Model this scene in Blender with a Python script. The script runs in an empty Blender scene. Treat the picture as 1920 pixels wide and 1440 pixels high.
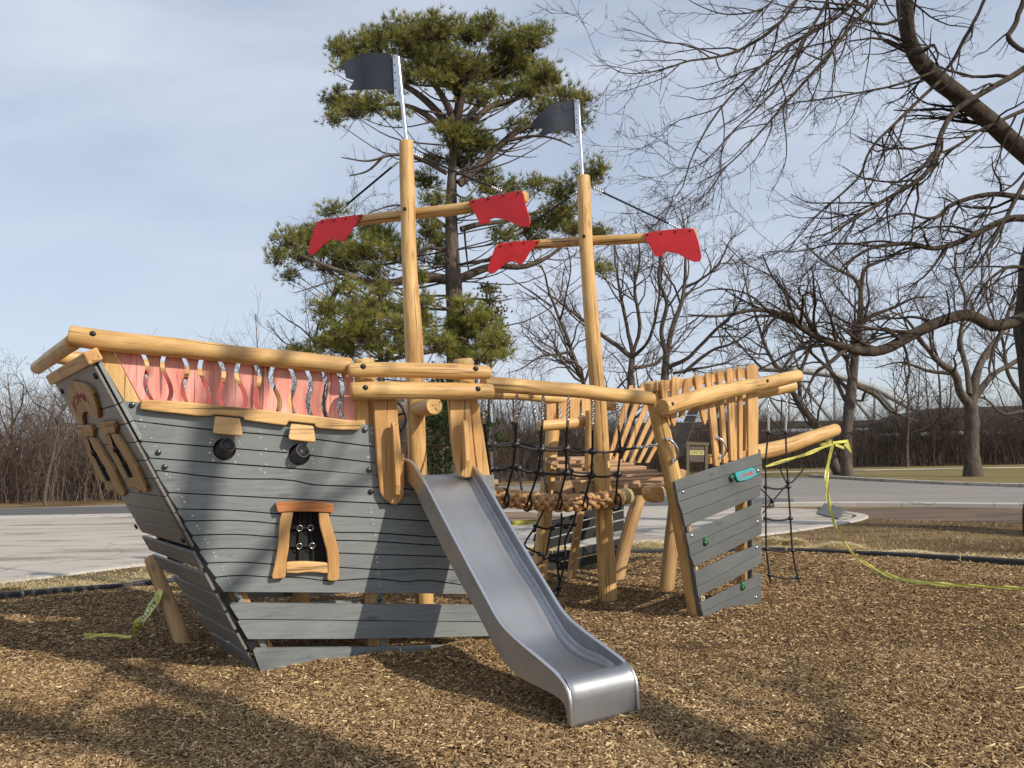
import bpy, bmesh, math, random
import numpy as np
from mathutils import Vector, Matrix
random.seed(7); RNG = np.random.default_rng(11)
rad = math.radians
SC = bpy.context.scene
COL = SC.collection

# ------------------------------------------------------------------ camera
F = 1630.0
EYE = 1.65
cam = bpy.data.cameras.new("camera"); camo = bpy.data.objects.new("camera", cam); COL.objects.link(camo)
cam.sensor_fit = 'HORIZONTAL'; cam.sensor_width = 36.0; cam.lens = 36.0 * F / 1920.0
cam.clip_start = 0.05; cam.clip_end = 3000
CM = Matrix.Translation((0, 0, EYE)) @ Matrix.Rotation(rad(90 + 4.39), 4, 'X') @ Matrix.Rotation(rad(-1.0), 4, 'Z')
camo.matrix_world = CM
SC.camera = camo

# ------------------------------------------------------------------ light
SUN = Vector((0.953, -0.718, 0.76)).normalized()
elev = math.asin(SUN.z)
w = bpy.data.worlds.new("World"); SC.world = w; w.use_nodes = True
nt = w.node_tree; nt.nodes.clear()
out = nt.nodes.new('ShaderNodeOutputWorld'); bg = nt.nodes.new('ShaderNodeBackground')
sky = nt.nodes.new('ShaderNodeTexSky'); sky.sky_type = 'NISHITA'; sky.sun_disc = False
sky.sun_elevation = elev; sky.sun_rotation = math.atan2(SUN.x, SUN.y)
sky.air_density = 1.0; sky.dust_density = 1.2; sky.ozone_density = 1.6; sky.altitude = 200
tc = nt.nodes.new('ShaderNodeTexCoord')
mp = nt.nodes.new('ShaderNodeMapping'); mp.inputs['Scale'].default_value = (1.0, 1.0, 3.2); mp.inputs['Rotation'].default_value = (0.2, 0.35, 0.5)
n1 = nt.nodes.new('ShaderNodeTexNoise'); n1.inputs['Scale'].default_value = 2.1; n1.inputs['Detail'].default_value = 7; n1.inputs['Roughness'].default_value = 0.52; n1.inputs['Distortion'].default_value = 0.5
rp = nt.nodes.new('ShaderNodeValToRGB'); rp.color_ramp.elements[0].position = 0.30; rp.color_ramp.elements[1].position = 0.75
rp.color_ramp.elements[0].color = (0.42,)*3 + (1,); rp.color_ramp.elements[1].color = (0.98,)*3 + (1,)
mx = nt.nodes.new('ShaderNodeMix'); mx.data_type = 'RGBA'
mx.inputs[7].default_value = (5.7, 6.2, 7.2, 1)      # thin high cloud, in the sky texture's own units
nt.links.new(tc.outputs['Generated'], mp.inputs[0]); nt.links.new(mp.outputs[0], n1.inputs[0]); nt.links.new(n1.outputs[0], rp.inputs[0])
nt.links.new(rp.outputs[0], mx.inputs[0]); nt.links.new(sky.outputs[0], mx.inputs[6]); nt.links.new(mx.outputs[2], bg.inputs[0])
bg.inputs[1].default_value = 0.105
nt.links.new(bg.outputs[0], out.inputs[0])
sun = bpy.data.lights.new("sun", 'SUN'); suno = bpy.data.objects.new("sun", sun); COL.objects.link(suno)
sun.energy = 3.7; sun.angle = rad(0.55); sun.color = (1.0, 0.91, 0.78)
suno.rotation_euler = (-SUN).to_track_quat('-Z', 'Y').to_euler()
SC.view_settings.view_transform = 'Standard'; SC.view_settings.look = 'None'
SC.view_settings.exposure = 0.22; SC.view_settings.gamma = 1.0
SC.cycles.max_bounces = 6; SC.cycles.diffuse_bounces = 3; SC.cycles.transparent_max_bounces = 8

# ------------------------------------------------------------------ projection helpers
EV = Vector((0, 0, EYE)); CR = CM.to_3x3()
def ray(px, py):
    return (CR @ Vector(((px - 960) / F, -(py - 720) / F, -1.0))).normalized()
class Plane:
    """a real plane in the place: origin, in-plane X (along), Y (up), N towards the viewer's side"""
    def __init__(s, o, x, y=(0, 0, 1)):
        s.o = Vector(o); s.x = Vector(x).normalized(); y = Vector(y)
        s.y = (y - s.x * y.dot(s.x)).normalized(); s.n = s.x.cross(s.y).normalized()
    def hit(s, px, py, off=0.0):
        d = ray(px, py); o = s.o + s.n * off
        t = (o - EV).dot(s.n) / d.dot(s.n)
        return EV + d * t
    def uv(s, px, py, off=0.0):
        p = s.hit(px, py, off) - s.o
        return (p.dot(s.x), p.dot(s.y))
    def pt(s, u, v, off=0.0):
        return s.o + s.x * u + s.y * v + s.n * off
def gp(px, py, z=0.0):
    d = ray(px, py); t = (z - EYE) / d.z; return EV + d * t
def dp(px, py, D):
    d = ray(px, py); return EV + d * (D / d.y)

# ------------------------------------------------------------------ materials
MATS = {}
def newmat(name):
    m = bpy.data.materials.new(name); m.use_nodes = True; MATS[name] = m
    t = m.node_tree; b = t.nodes['Principled BSDF']; return m, t, b
def node(t, ty, **kw):
    n = t.nodes.new(ty)
    for k, v in kw.items():
        if k in n.inputs.keys(): n.inputs[k].default_value = v
        else: setattr(n, k, v)
    return n
def ramp(t, fac, stops):
    r = t.nodes.new('ShaderNodeValToRGB'); e = r.color_ramp.elements
    while len(e) < len(stops): e.new(0.5)
    for i, (p, c) in enumerate(stops):
        e[i].position = p; e[i].color = tuple(c) + (1,) if len(c) == 3 else c
    t.links.new(fac, r.inputs[0]); return r.outputs[0]
def mixc(t, fac, a, b, mode='MIX'):
    m = t.nodes.new('ShaderNodeMix'); m.data_type = 'RGBA'; m.blend_type = mode
    for sock, v in ((0, fac), (6, a), (7, b)):
        if isinstance(v, (int, float)): m.inputs[sock].default_value = v
        elif isinstance(v, tuple): m.inputs[sock].default_value = v + (1,) if len(v) == 3 else v
        else: t.links.new(v, m.inputs[sock])
    return m.outputs[2]
def coords(t, kind='gr', scale=(1, 1, 1)):
    if kind == 'gr':
        a = t.nodes.new('ShaderNodeAttribute'); a.attribute_name = 'gr'; o = a.outputs['Vector']
    elif kind == 'obj':
        o = t.nodes.new('ShaderNodeTexCoord').outputs['Object']
    else:
        o = t.nodes.new('ShaderNodeNewGeometry').outputs['Position']
    m = t.nodes.new('ShaderNodeMapping'); m.inputs['Scale'].default_value = scale
    t.links.new(o, m.inputs[0]); return m.outputs[0]
def noise(t, vec, scale, detail=5, rough=0.55, dist=0.0):
    n = node(t, 'ShaderNodeTexNoise'); n.inputs['Scale'].default_value = scale; n.inputs['Detail'].default_value = detail
    n.inputs['Roughness'].default_value = rough; n.inputs['Distortion'].default_value = dist
    t.links.new(vec, n.inputs[0]); return n.outputs[0]
def bump(t, b, h, strength, dist=0.01):
    n = t.nodes.new('ShaderNodeBump'); n.inputs['Strength'].default_value = strength; n.inputs['Distance'].default_value = dist
    t.links.new(h, n.inputs['Height']); t.links.new(n.outputs[0], b.inputs['Normal'])

def mat_wood(name, light, mid, dark, rough=0.5, knots=0.8, along=1.3, across=16, coat=0.0):
    m, t, b = newmat(name)
    v = coords(t, 'gr', (along, across, across))
    g1 = noise(t, v, 2.2, 8, 0.62, 0.9)
    v2 = coords(t, 'gr', (1.0, 2.6, 2.6)); g2 = noise(t, v2, 1.6, 4, 0.5, 0.4)
    c = ramp(t, g1, [(0.28, dark), (0.48, mid), (0.70, light)])
    c2 = ramp(t, g2, [(0.30, (0.74, 0.64, 0.56)), (0.60, (1.06, 1.05, 1.03))])
    c = mixc(t, 1.0, c, c2, 'MULTIPLY')
    vk = coords(t, 'gr', (2.2, 6.5, 6.5))
    vo = node(t, 'ShaderNodeTexVoronoi'); vo.inputs['Scale'].default_value = 1.0; vo.inputs['Randomness'].default_value = 1.0
    t.links.new(vk, vo.inputs[0])
    k = ramp(t, vo.outputs['Distance'], [(0.05, (1, 1, 1)), (0.16, (0, 0, 0))])
    kk = node(t, 'ShaderNodeMath'); kk.operation = 'MULTIPLY'; t.links.new(k, kk.inputs[0]); kk.inputs[1].default_value = knots * 0.75
    c = mixc(t, kk.outputs[0], c, tuple(x * 0.45 for x in dark))
    vc = coords(t, 'gr', (0.7, 30, 30)); cr = noise(t, vc, 1.3, 2, 0.5, 0.3)
    crk = ramp(t, cr, [(0.625, (0, 0, 0)), (0.66, (0.75, 0.75, 0.75))])
    c = mixc(t, crk, c, tuple(x * 0.22 for x in dark))
    t.links.new(c, b.inputs['Base Color']); b.inputs['Roughness'].default_value = rough
    b.inputs['Specular IOR Level'].default_value = 0.35
    bump(t, b, g1, 0.25, 0.004); return m
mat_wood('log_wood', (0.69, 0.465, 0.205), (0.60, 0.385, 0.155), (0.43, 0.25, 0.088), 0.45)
mat_wood('log_wood_dull_shaded', (0.52, 0.35, 0.17), (0.44, 0.28, 0.13), (0.32, 0.19, 0.085), 0.6)  # darker log wood; shade of under-deck posts and stern leg put into the colour
mat_wood('board_wood', (0.68, 0.425, 0.19), (0.60, 0.36, 0.148), (0.48, 0.265, 0.10), 0.5, 0.45, 1.0, 13)
mat_wood('orange_wood', (0.56, 0.25, 0.10), (0.48, 0.20, 0.075), (0.40, 0.15, 0.055), 0.5, 0.2)
mat_wood('pale_wood', (0.74, 0.50, 0.23), (0.68, 0.44, 0.19), (0.52, 0.31, 0.12), 0.5, 0.35)
mat_wood('deck_wood', (0.52, 0.35, 0.20), (0.44, 0.285, 0.16), (0.31, 0.19, 0.10), 0.6, 0.2)
mat_wood('red_wood_shaded', (0.46, 0.085, 0.07), (0.38, 0.06, 0.05), (0.28, 0.04, 0.035), 0.5, 0.2)  # red wood copy; shade on the far slats is put into the colour
mat_wood('red_wood', (0.90, 0.50, 0.43), (0.83, 0.37, 0.32), (0.64, 0.19, 0.165), 0.5, 0.5, 1.0, 9)

def mat_greywood(name, light, mid, dark):
    m, t, b = newmat(name)
    v = coords(t, 'gr', (1.2, 16, 16)); g1 = noise(t, v, 2.4, 8, 0.62, 1.2)
    c = ramp(t, g1, [(0.28, dark), (0.5, mid), (0.72, light)])
    g3 = noise(t, coords(t, 'gr', (0.8, 1.3, 1.3)), 1.4, 3, 0.5)
    c = mixc(t, 1.0, c, ramp(t, g3, [(0.3, (0.86, 0.87, 0.89)), (0.7, (1.10, 1.10, 1.07))]), 'MULTIPLY')
    vo = node(t, 'ShaderNodeTexVoronoi'); t.links.new(coords(t, 'gr', (2.4, 8, 8)), vo.inputs[0]); vo.inputs['Scale'].default_value = 0.9
    k = ramp(t, vo.outputs['Distance'], [(0.05, (0.55,) * 3), (0.15, (0, 0, 0))])
    c = mixc(t, k, c, tuple(x * 0.45 for x in dark))
    t.links.new(c, b.inputs['Base Color']); b.inputs['Roughness'].default_value = 0.42
    bump(t, b, g1, 0.22, 0.003); return m
mat_greywood('grey_stain', (0.268, 0.288, 0.286), (0.226, 0.246, 0.246), (0.170, 0.187, 0.190))
mat_greywood('grey_paint', (0.128, 0.136, 0.134), (0.117, 0.125, 0.124), (0.104, 0.112, 0.112))
mat_greywood('grey_stain_shaded', (0.215, 0.205, 0.19), (0.18, 0.172, 0.16), (0.13, 0.124, 0.115))  # hull grey darkened and browned: transom shade and mulch bounce in the colour

def simple(name, col, rough=0.5, metal=0.0, var=0.0, scale=20, bmp=0.0, spec=0.5, kind='pos', bdist=0.01):
    m, t, b = newmat(name)
    b.inputs['Base Color'].default_value = tuple(col) + (1,); b.inputs['Roughness'].default_value = rough
    b.inputs['Metallic'].default_value = metal; b.inputs['Specular IOR Level'].default_value = spec
    if var or bmp:
        g = noise(t, coords(t, kind), scale, 6, 0.6)
        if var:
            c = ramp(t, g, [(0.3, tuple(x * (1 - var) for x in col)), (0.7, tuple(min(1, x * (1 + var)) for x in col))])
            t.links.new(c, b.inputs['Base Color'])
        if bmp: bump(t, b, g, bmp, bdist)
    return m
simple('grey_paint_shaded', (0.013, 0.0135, 0.015), 0.7, 0, 0.2, 8)  # near-black grey for the far bow wall; deep shade put into the colour
simple('bolt_black', (0.025, 0.024, 0.026), 0.45, 0.3)
simple('bolt_grey', (0.12, 0.13, 0.135), 0.35, 0.8)
simple('screw', (0.85, 0.86, 0.87), 0.2, 0.6)
simple('chrome', (0.75, 0.75, 0.76), 0.18, 1.0)
simple('chain', (0.62, 0.62, 0.63), 0.28, 1.0)
simple('black_rope', (0.014, 0.013, 0.015), 0.7, 0, 0.3, 300, 0.3)
simple('black_plastic', (0.018, 0.018, 0.02), 0.4)
simple('cannon_plastic', (0.045, 0.042, 0.045), 0.42)
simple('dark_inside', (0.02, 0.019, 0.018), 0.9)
simple('edging_plastic', (0.022, 0.023, 0.025), 0.55, 0, 0.25, 9)
simple('sail_red', (0.56, 0.018, 0.022), 0.48, 0, 0.14, 5, 0.1)
simple('flag_dark', (0.028, 0.034, 0.045), 0.42, 0, 0.2, 4)
simple('turquoise', (0.045, 0.36, 0.39), 0.45)
simple('turquoise_dark', (0.015, 0.10, 0.10), 0.5)
simple('letter_red', (0.60, 0.03, 0.05), 0.5)
simple('carved_red', (0.42, 0.055, 0.042), 0.6)
simple('hold_green', (0.01, 0.13, 0.035), 0.4)
simple('tan_rope', (0.50, 0.30, 0.145), 0.85, 0, 0.28, 60, 0.5, 0.2)
simple('whipping', (0.58, 0.46, 0.23), 0.8, 0, 0.2, 80, 0.4)
simple('tape_letter', (0.02, 0.02, 0.02), 0.5)
simple('sign_brown', (0.14, 0.11, 0.07), 0.8, 0, 0.2, 6)
simple('sign_yellow', (0.62, 0.56, 0.17), 0.6)
simple('bridge_steel', (0.30, 0.31, 0.30), 0.7)
simple('bridge_dark', (0.05, 0.048, 0.048), 0.8, 0, 0.3, 2)
simple('wire', (0.18, 0.18, 0.19), 0.6)
# caution tape
m, t, b = newmat('tape'); b.inputs['Base Color'].default_value = (0.62, 0.60, 0.10, 1); b.inputs['Roughness'].default_value = 0.28
g = noise(t, coords(t, 'pos'), 14, 3); bump(t, b, g, 0.5, 0.01)
c = ramp(t, g, [(0.3, (0.52, 0.52, 0.09)), (0.7, (0.74, 0.71, 0.17))]); t.links.new(c, b.inputs['Base Color'])
# slide steel: dull brushed stainless
m, t, b = newmat('slide_steel'); b.inputs['Metallic'].default_value = 1.0
g = noise(t, coords(t, 'gr', (1.5, 90, 90)), 3.0, 5, 0.6); g2 = noise(t, coords(t, 'pos'), 5, 6, 0.65, 0.6)
t.links.new(ramp(t, g2, [(0.3, (0.32, 0.33, 0.34)), (0.7, (0.44, 0.45, 0.465))]), b.inputs['Base Color'])
t.links.new(ramp(t, g2, [(0.25, (0.66,) * 3), (0.75, (0.56,) * 3)]), b.inputs['Roughness']); bump(t, b, g, 0.10, 0.002)
scr_ = noise(t, coords(t, 'gr', (0.9, 150, 150)), 2.2, 3, 0.5, 0.2); rr_ = mixc(t, ramp(t, scr_, [(0.60, (0, 0, 0)), (0.68, (0.55,) * 3)]), ramp(t, g2, [(0.25, (0.54,) * 3), (0.75, (0.40,) * 3)]), (0.26, 0.26, 0.26)); t.links.new(rr_, b.inputs['Roughness'])
simple('galv_tube', (0.70, 0.71, 0.72), 0.3, 1.0)
# bark
def mat_bark(name, a, c, sc=6):
    m, t, b = newmat(name)
    g = noise(t, coords(t, 'pos', (1, 1, 0.28)), sc, 8, 0.7, 0.8)
    t.links.new(ramp(t, g, [(0.32, a), (0.66, c)]), b.inputs['Base Color']); b.inputs['Roughness'].default_value = 0.95
    b.inputs['Specular IOR Level'].default_value = 0.1; bump(t, b, g, 0.9, 0.05); return m
mat_bark('bark_oak', (0.050, 0.040, 0.033), (0.155, 0.128, 0.105))
mat_bark('bark_near', (0.028, 0.023, 0.018), (0.105, 0.085, 0.066), 7)
mat_bark('bark_pine', (0.058, 0.044, 0.036), (0.165, 0.128, 0.104), 5)
mat_bark('twig', (0.060, 0.045, 0.037), (0.140, 0.108, 0.088), 3)
mat_bark('twig_near', (0.030, 0.024, 0.021), (0.085, 0.066, 0.055), 3)
mat_bark('brush_stem', (0.085, 0.060, 0.045), (0.20, 0.15, 0.115), 1.2)
mat_bark('brush_dark', (0.045, 0.034, 0.027), (0.13, 0.10, 0.078), 1.2)
def mat_attr(name, rough=0.8, trans=0.0, spec=0.2):
    m, t, b = newmat(name)
    a = t.nodes.new('ShaderNodeAttribute'); a.attribute_name = 'col'
    t.links.new(a.outputs['Color'], b.inputs['Base Color']); b.inputs['Roughness'].default_value = rough
    b.inputs['Specular IOR Level'].default_value = spec; return m
m, t, b = newmat('needles'); a = t.nodes.new('ShaderNodeAttribute'); a.attribute_name = 'col'; t.links.new(a.outputs['Color'], b.inputs['Base Color']); b.inputs['Roughness'].default_value = 0.55; b.inputs['Specular IOR Level'].default_value = 0.3
tl = t.nodes.new('ShaderNodeBsdfTranslucent'); t.links.new(a.outputs['Color'], tl.inputs[0]); ms = t.nodes.new('ShaderNodeMixShader'); ms.inputs[0].default_value = 0.45
t.links.new(b.outputs[0], ms.inputs[1]); t.links.new(tl.outputs[0], ms.inputs[2]); t.links.new(ms.outputs[0], t.nodes['Material Output'].inputs['Surface'])
mat_attr('chips', 0.85, 0, 0.2); mat_attr('straw', 0.75, 0, 0.25); mat_attr('leaf', 0.7)
# mulch bed under the loose chips
m, t, b = newmat('mulch')
v = coords(t, 'pos'); vo = node(t, 'ShaderNodeTexVoronoi'); vo.inputs['Scale'].default_value = 48; vo.inputs['Randomness'].default_value = 1
vd = node(t, 'ShaderNodeVectorMath'); vd.operation = 'ADD'; nn = node(t, 'ShaderNodeTexNoise'); nn.inputs['Scale'].default_value = 30
t.links.new(v, nn.inputs[0]); t.links.new(v, vd.inputs[0])
vs = node(t, 'ShaderNodeVectorMath'); vs.operation = 'SCALE'; vs.inputs[3].default_value = 0.05; t.links.new(nn.outputs['Color'], vs.inputs[0]); t.links.new(vs.outputs[0], vd.inputs[1])
t.links.new(vd.outputs[0], vo.inputs[0])
sep = node(t, 'ShaderNodeSeparateColor'); t.links.new(vo.outputs['Color'], sep.inputs[0])
c = ramp(t, sep.outputs[0], [(0.0, (0.09, 0.052, 0.027)), (0.45, (0.18, 0.113, 0.060)), (0.8, (0.28, 0.185, 0.095)), (1.0, (0.42, 0.30, 0.17))])
g = noise(t, v, 1.3, 4); c = mixc(t, 1.0, c, ramp(t, g, [(0.3, (0.8, 0.78, 0.76)), (0.7, (1.1, 1.08, 1.04))]), 'MULTIPLY')
t.links.new(c, b.inputs['Base Color']); b.inputs['Roughness'].default_value = 0.95; b.inputs['Specular IOR Level'].default_value = 0.1
bump(t, b, vo.outputs['Distance'], 0.9, 0.03)
# dormant lawn
m, t, b = newmat('lawn')
v = coords(t, 'pos'); g1 = noise(t, coords(t, 'pos', (0.35, 1, 1)), 0.55, 8, 0.65, 0.4); g2 = noise(t, v, 60, 3, 0.6)
c = ramp(t, g1, [(0.30, (0.085, 0.052, 0.030)), (0.44, (0.16, 0.108, 0.060)), (0.56, (0.27, 0.195, 0.108)), (0.75, (0.33, 0.25, 0.14))])
c = mixc(t, 1.0, c, ramp(t, g2, [(0.25, (0.65, 0.65, 0.62)), (0.75, (1.25, 1.23, 1.15))]), 'MULTIPLY')
sx = node(t, 'ShaderNodeSeparateXYZ'); t.links.new(v, sx.inputs[0])
t.links.new(c, b.inputs['Base Color']); b.inputs['Roughness'].default_value = 1.0; b.inputs['Specular IOR Level'].default_value = 0.05
bump(t, b, g2, 0.8, 0.04)
# far lawn (a little greener) as part of the same sheet is handled by a second sheet
m, t, b = newmat('lawn_far')
g1 = noise(t, coords(t, 'pos', (0.2, 1, 1)), 0.6, 7, 0.6); c = ramp(t, g1, [(0.3, (0.16, 0.128, 0.058)), (0.7, (0.25, 0.205, 0.095))])
t.links.new(c, b.inputs['Base Color']); b.inputs['Roughness'].default_value = 1.0; b.inputs['Specular IOR Level'].default_value = 0.05
# concrete and asphalt
def mat_conc(name, a, c, sc=0.7, stain=(0.17, 0.12, 0.08), amt=0.66):
    m, t, b = newmat(name)
    g1 = noise(t, coords(t, 'pos', (0.25, 1, 1)), sc, 8, 0.62, 0.4); col = ramp(t, g1, [(0.3, a), (0.7, c)])
    g2 = noise(t, coords(t, 'pos', (0.3, 1.4, 1)), 1.1, 9, 0.7, 0.6); col = mixc(t, ramp(t, g2, [(amt - 0.07, (0, 0, 0)), (amt, (0.8,) * 3)]), col, stain)
    g3 = noise(t, coords(t, 'pos'), 90, 2); col = mixc(t, 1.0, col, ramp(t, g3, [(0.3, (0.88,) * 3), (0.7, (1.1,) * 3)]), 'MULTIPLY')
    if 'asphalt' in name or 'concrete' in name:
        ve = node(t, 'ShaderNodeTexVoronoi'); ve.feature = 'DISTANCE_TO_EDGE'; ve.inputs['Scale'].default_value = 0.33; wv = node(t, 'ShaderNodeVectorMath'); wv.operation = 'ADD'; wn = node(t, 'ShaderNodeTexNoise'); wn.inputs['Scale'].default_value = 0.9; wn.inputs['Detail'].default_value = 6; p0 = coords(t, 'pos'); t.links.new(p0, wn.inputs[0]); t.links.new(p0, wv.inputs[0]); t.links.new(wn.outputs['Color'], wv.inputs[1]); t.links.new(wv.outputs[0], ve.inputs[0])
        col = mixc(t, ramp(t, ve.outputs['Distance'], [(0.0, (0.6,) * 3), (0.012, (0, 0, 0))]), col, tuple(q * 0.35 for q in a))
    t.links.new(col, b.inputs['Base Color']); b.inputs['Roughness'].default_value = 0.85; bump(t, b, g3, 0.3, 0.006)
mat_conc('concrete', (0.37, 0.335, 0.285), (0.48, 0.44, 0.38), 0.7, (0.20, 0.145, 0.10), 0.60); mat_conc('concrete_clean', (0.42, 0.385, 0.335), (0.50, 0.465, 0.41), 0.7, (0.25, 0.2, 0.15), 0.72)
mat_conc('asphalt', (0.090, 0.088, 0.090), (0.125, 0.120, 0.120), 0.4, (0.10, 0.10, 0.105), 0.64)
mat_conc('asphalt_old', (0.22, 0.195, 0.17), (0.28, 0.25, 0.22), 0.4, (0.20, 0.19, 0.175), 0.60)
mat_conc('dirt', (0.20, 0.125, 0.075), (0.29, 0.195, 0.12), 1.0, (0.12, 0.075, 0.045), 0.58)
mat_conc('hill', (0.085, 0.066, 0.052), (0.15, 0.118, 0.092), 0.8, (0.07, 0.05, 0.04), 0.55)
mat_conc('soil', (0.105, 0.064, 0.037), (0.175, 0.112, 0.066), 1.0, (0.06, 0.042, 0.028), 0.55)
mat_conc('bank_dark', (0.045, 0.036, 0.030), (0.085, 0.067, 0.054), 0.8, (0.035, 0.028, 0.024), 0.55)
mat_conc('wall_brown', (0.09, 0.065, 0.052), (0.13, 0.095, 0.075), 1.5, (0.06, 0.045, 0.04), 0.6)

# ------------------------------------------------------------------ object helpers
def tag(o, label=None, cat=None, group=None, kind=None):
    if label: o['label'] = label
    if cat: o['category'] = cat
    if group: o['group'] = group
    if kind: o['kind'] = kind
    return o
def empty(name, loc):
    o = bpy.data.objects.new(name, None); COL.objects.link(o); o.location = loc; o.empty_display_size = 0.2; return o
def link_mesh(name, me, parent=None):
    o = bpy.data.objects.new(name, me); COL.objects.link(o)
    if parent is not None:
        o.parent = parent; loc = Vector((0, 0, 0)); p = parent
        while p is not None: loc += Vector(p.location); p = p.parent
        me.transform(Matrix.Translation(-loc))
    return o
class MB:
    def __init__(s): s.v = []; s.f = []; s.m = []; s.sm = []; s.g = []; s.mats = []
    def mi(s, name):
        if name not in s.mats: s.mats.append(name)
        return s.mats.index(name)
    def add(s, vs, fs, mat, smooth=False, gr=None):
        b = len(s.v); i = s.mi(mat); s.v += [tuple(v) for v in vs]
        s.g += [tuple(x) for x in (gr if gr is not None else vs)]
        for f in fs: s.f.append(tuple(b + k for k in f)); s.m.append(i); s.sm.append(smooth)
    def prism(s, pl, poly, o0, o1, mat, vert=False, px=False, pxoff=None):
        """polygon in plane coordinates (or picture points laid on that plane) given a thickness o0..o1 along the normal"""
        if px: poly = [pl.uv(x, y, o1 if pxoff is None else pxoff) for x, y in poly]
        n = len(poly); r = random.uniform(0, 50)
        vs = [pl.pt(x, y, o1) for x, y in poly] + [pl.pt(x, y, o0) for x, y in poly]
        gr = [((y if vert else x) + r, (x if vert else y) + r, o) for o in (o1, o0) for x, y in poly]
        fs = [tuple(range(n)), tuple(range(2 * n - 1, n - 1, -1))] + [((i + 1) % n, i, n + i, n + (i + 1) % n) for i in range(n)]
        s.add(vs, fs, mat, False, gr)
    def box(s, c, ax, ay, az, mat, vert=False):
        """box from centre and three half-axis vectors"""
        c = Vector(c); r = random.uniform(0, 50)
        vs = [c + ax * i + ay * j + az * k for i in (-1, 1) for j in (-1, 1) for k in (-1, 1)]
        L = (ax.length, ay.length, az.length)
        gr = [(i * L[0] + r, j * L[1] + r, k * L[2]) for i in (-1, 1) for j in (-1, 1) for k in (-1, 1)]
        fs = [(0, 1, 3, 2), (4, 6, 7, 5), (0, 4, 5, 1), (2, 3, 7, 6), (0, 2, 6, 4), (1, 5, 7, 3)]
        s.add(vs, fs, mat, False, gr)
    def tube(s, pts, rr, mat, n=12, caps=True, wob=0.0, chamfer=0.0, seed=0, endmat=None):
        pts = [Vector(p) for p in pts]
        if not hasattr(rr, '__len__'): rr = [rr] * len(pts)
        rr = list(rr)
        if chamfer:
            c = chamfer
            def ins(a, b): d = (b - a).normalized(); return a + d * c
            p0 = ins(pts[0], pts[1]); p1 = ins(pts[-1], pts[-2])
            q0 = pts[0] + (pts[1] - pts[0]).normalized() * c * 0.3; q1 = pts[-1] + (pts[-2] - pts[-1]).normalized() * c * 0.3
            pts = [pts[0], q0, p0] + pts[1:-1] + [p1, q1, pts[-1]]
            rr = [rr[0] - c * 0.8, rr[0] - c * 0.25, rr[0]] + rr[1:-1] + [rr[-1], rr[-1] - c * 0.25, rr[-1] - c * 0.8]
        N = len(pts); T = []
        for i in range(N):
            a = pts[max(0, i - 1)]; b = pts[min(N - 1, i + 1)]; T.append((b - a).normalized())
        ref = Vector((0, 0, 1)) if abs(T[0].z) < 0.9 else Vector((1, 0, 0))
        u = (ref - T[0] * ref.dot(T[0])).normalized(); rnd = random.Random(seed); off = rnd.uniform(0, 90)
        ph = [rnd.uniform(0, 6.28) for _ in range(6)]
        vs = []; gr = []; L = 0
        for i in range(N):
            if i: L += (pts[i] - pts[i - 1]).length
            u = (u - T[i] * u.dot(T[i])).normalized(); v = T[i].cross(u)
            for k in range(n):
                a = 2 * math.pi * k / n; r = rr[i]
                if wob: r *= 1 + wob * (math.sin(a + ph[0] + L * 1.7) * 0.5 + math.sin(2 * a + ph[1] + L * 3.1) * 0.3 + math.sin(L * 5 + ph[2]) * 0.5 + math.sin(3 * a + ph[3] - L * 6) * 0.2)
                vs.append(pts[i] + u * (math.cos(a) * r) + v * (math.sin(a) * r)); gr.append((L + off, math.cos(a) * r + off, math.sin(a) * r))
        fs = [(i * n + k, i * n + (k + 1) % n, (i + 1) * n + (k + 1) % n, (i + 1) * n + k) for i in range(N - 1) for k in range(n)]
        s.add(vs, fs, mat, True, gr)
        if caps:
            b = len(s.v); i0 = s.mi(endmat or mat)
            for base, rev in ((0, True), ((N - 1) * n, False)):
                ring = [s.v[b - len(vs) + base + k] for k in range(n)]
                s.add(ring, [tuple(range(n))[::-1] if rev else tuple(range(n))], endmat or mat, False, [(k * 0.01 + off, 0.02 * math.cos(6.28 * k / n) * 3, 0.02 * math.sin(6.28 * k / n) * 3) for k in range(n)])
    def ball(s, c, r, mat, n=8, sq=(1, 1, 1), m=5):
        c = Vector(c); vs = []; fs = []
        for i in range(m + 1):
            th = math.pi * i / m
            for k in range(n):
                a = 2 * math.pi * k / n
                vs.append(c + Vector((math.sin(th) * math.cos(a) * sq[0], math.sin(th) * math.sin(a) * sq[1], math.cos(th) * sq[2])) * r)
        fs = [(i * n + k, (i + 1) * n + k, (i + 1) * n + (k + 1) % n, i * n + (k + 1) % n) for i in range(m) for k in range(n)]
        s.add(vs, fs, mat, True)
    def build(s, name, parent=None, bevel=0.0, mirror=None, merge=True, label=None):
        v = s.v; f = s.f
        if mirror: v = [tuple(mirror(Vector(p))) for p in v]; f = [x[::-1] for x in f]
        me = bpy.data.meshes.new(name); me.from_pydata(v, [], f)
        for mn in s.mats: me.materials.append(MATS[mn])
        me.polygons.foreach_set('material_index', s.m); me.polygons.foreach_set('use_smooth', s.sm)
        a = me.attributes.new('gr', 'FLOAT_VECTOR', 'POINT'); a.data.foreach_set('vector', np.array(s.g, dtype=np.float32).ravel())
        bm = bmesh.new(); bm.from_mesh(me)
        bmesh.ops.recalc_face_normals(bm, faces=bm.faces); bm.to_mesh(me); bm.free()
        o = link_mesh(name, me, parent)
        if bevel:
            bv = o.modifiers.new('bevel', 'BEVEL'); bv.width = bevel; bv.segments = 2; bv.limit_method = 'ANGLE'; bv.angle_limit = rad(35)
        if label: o['label'] = label
        return o
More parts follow.
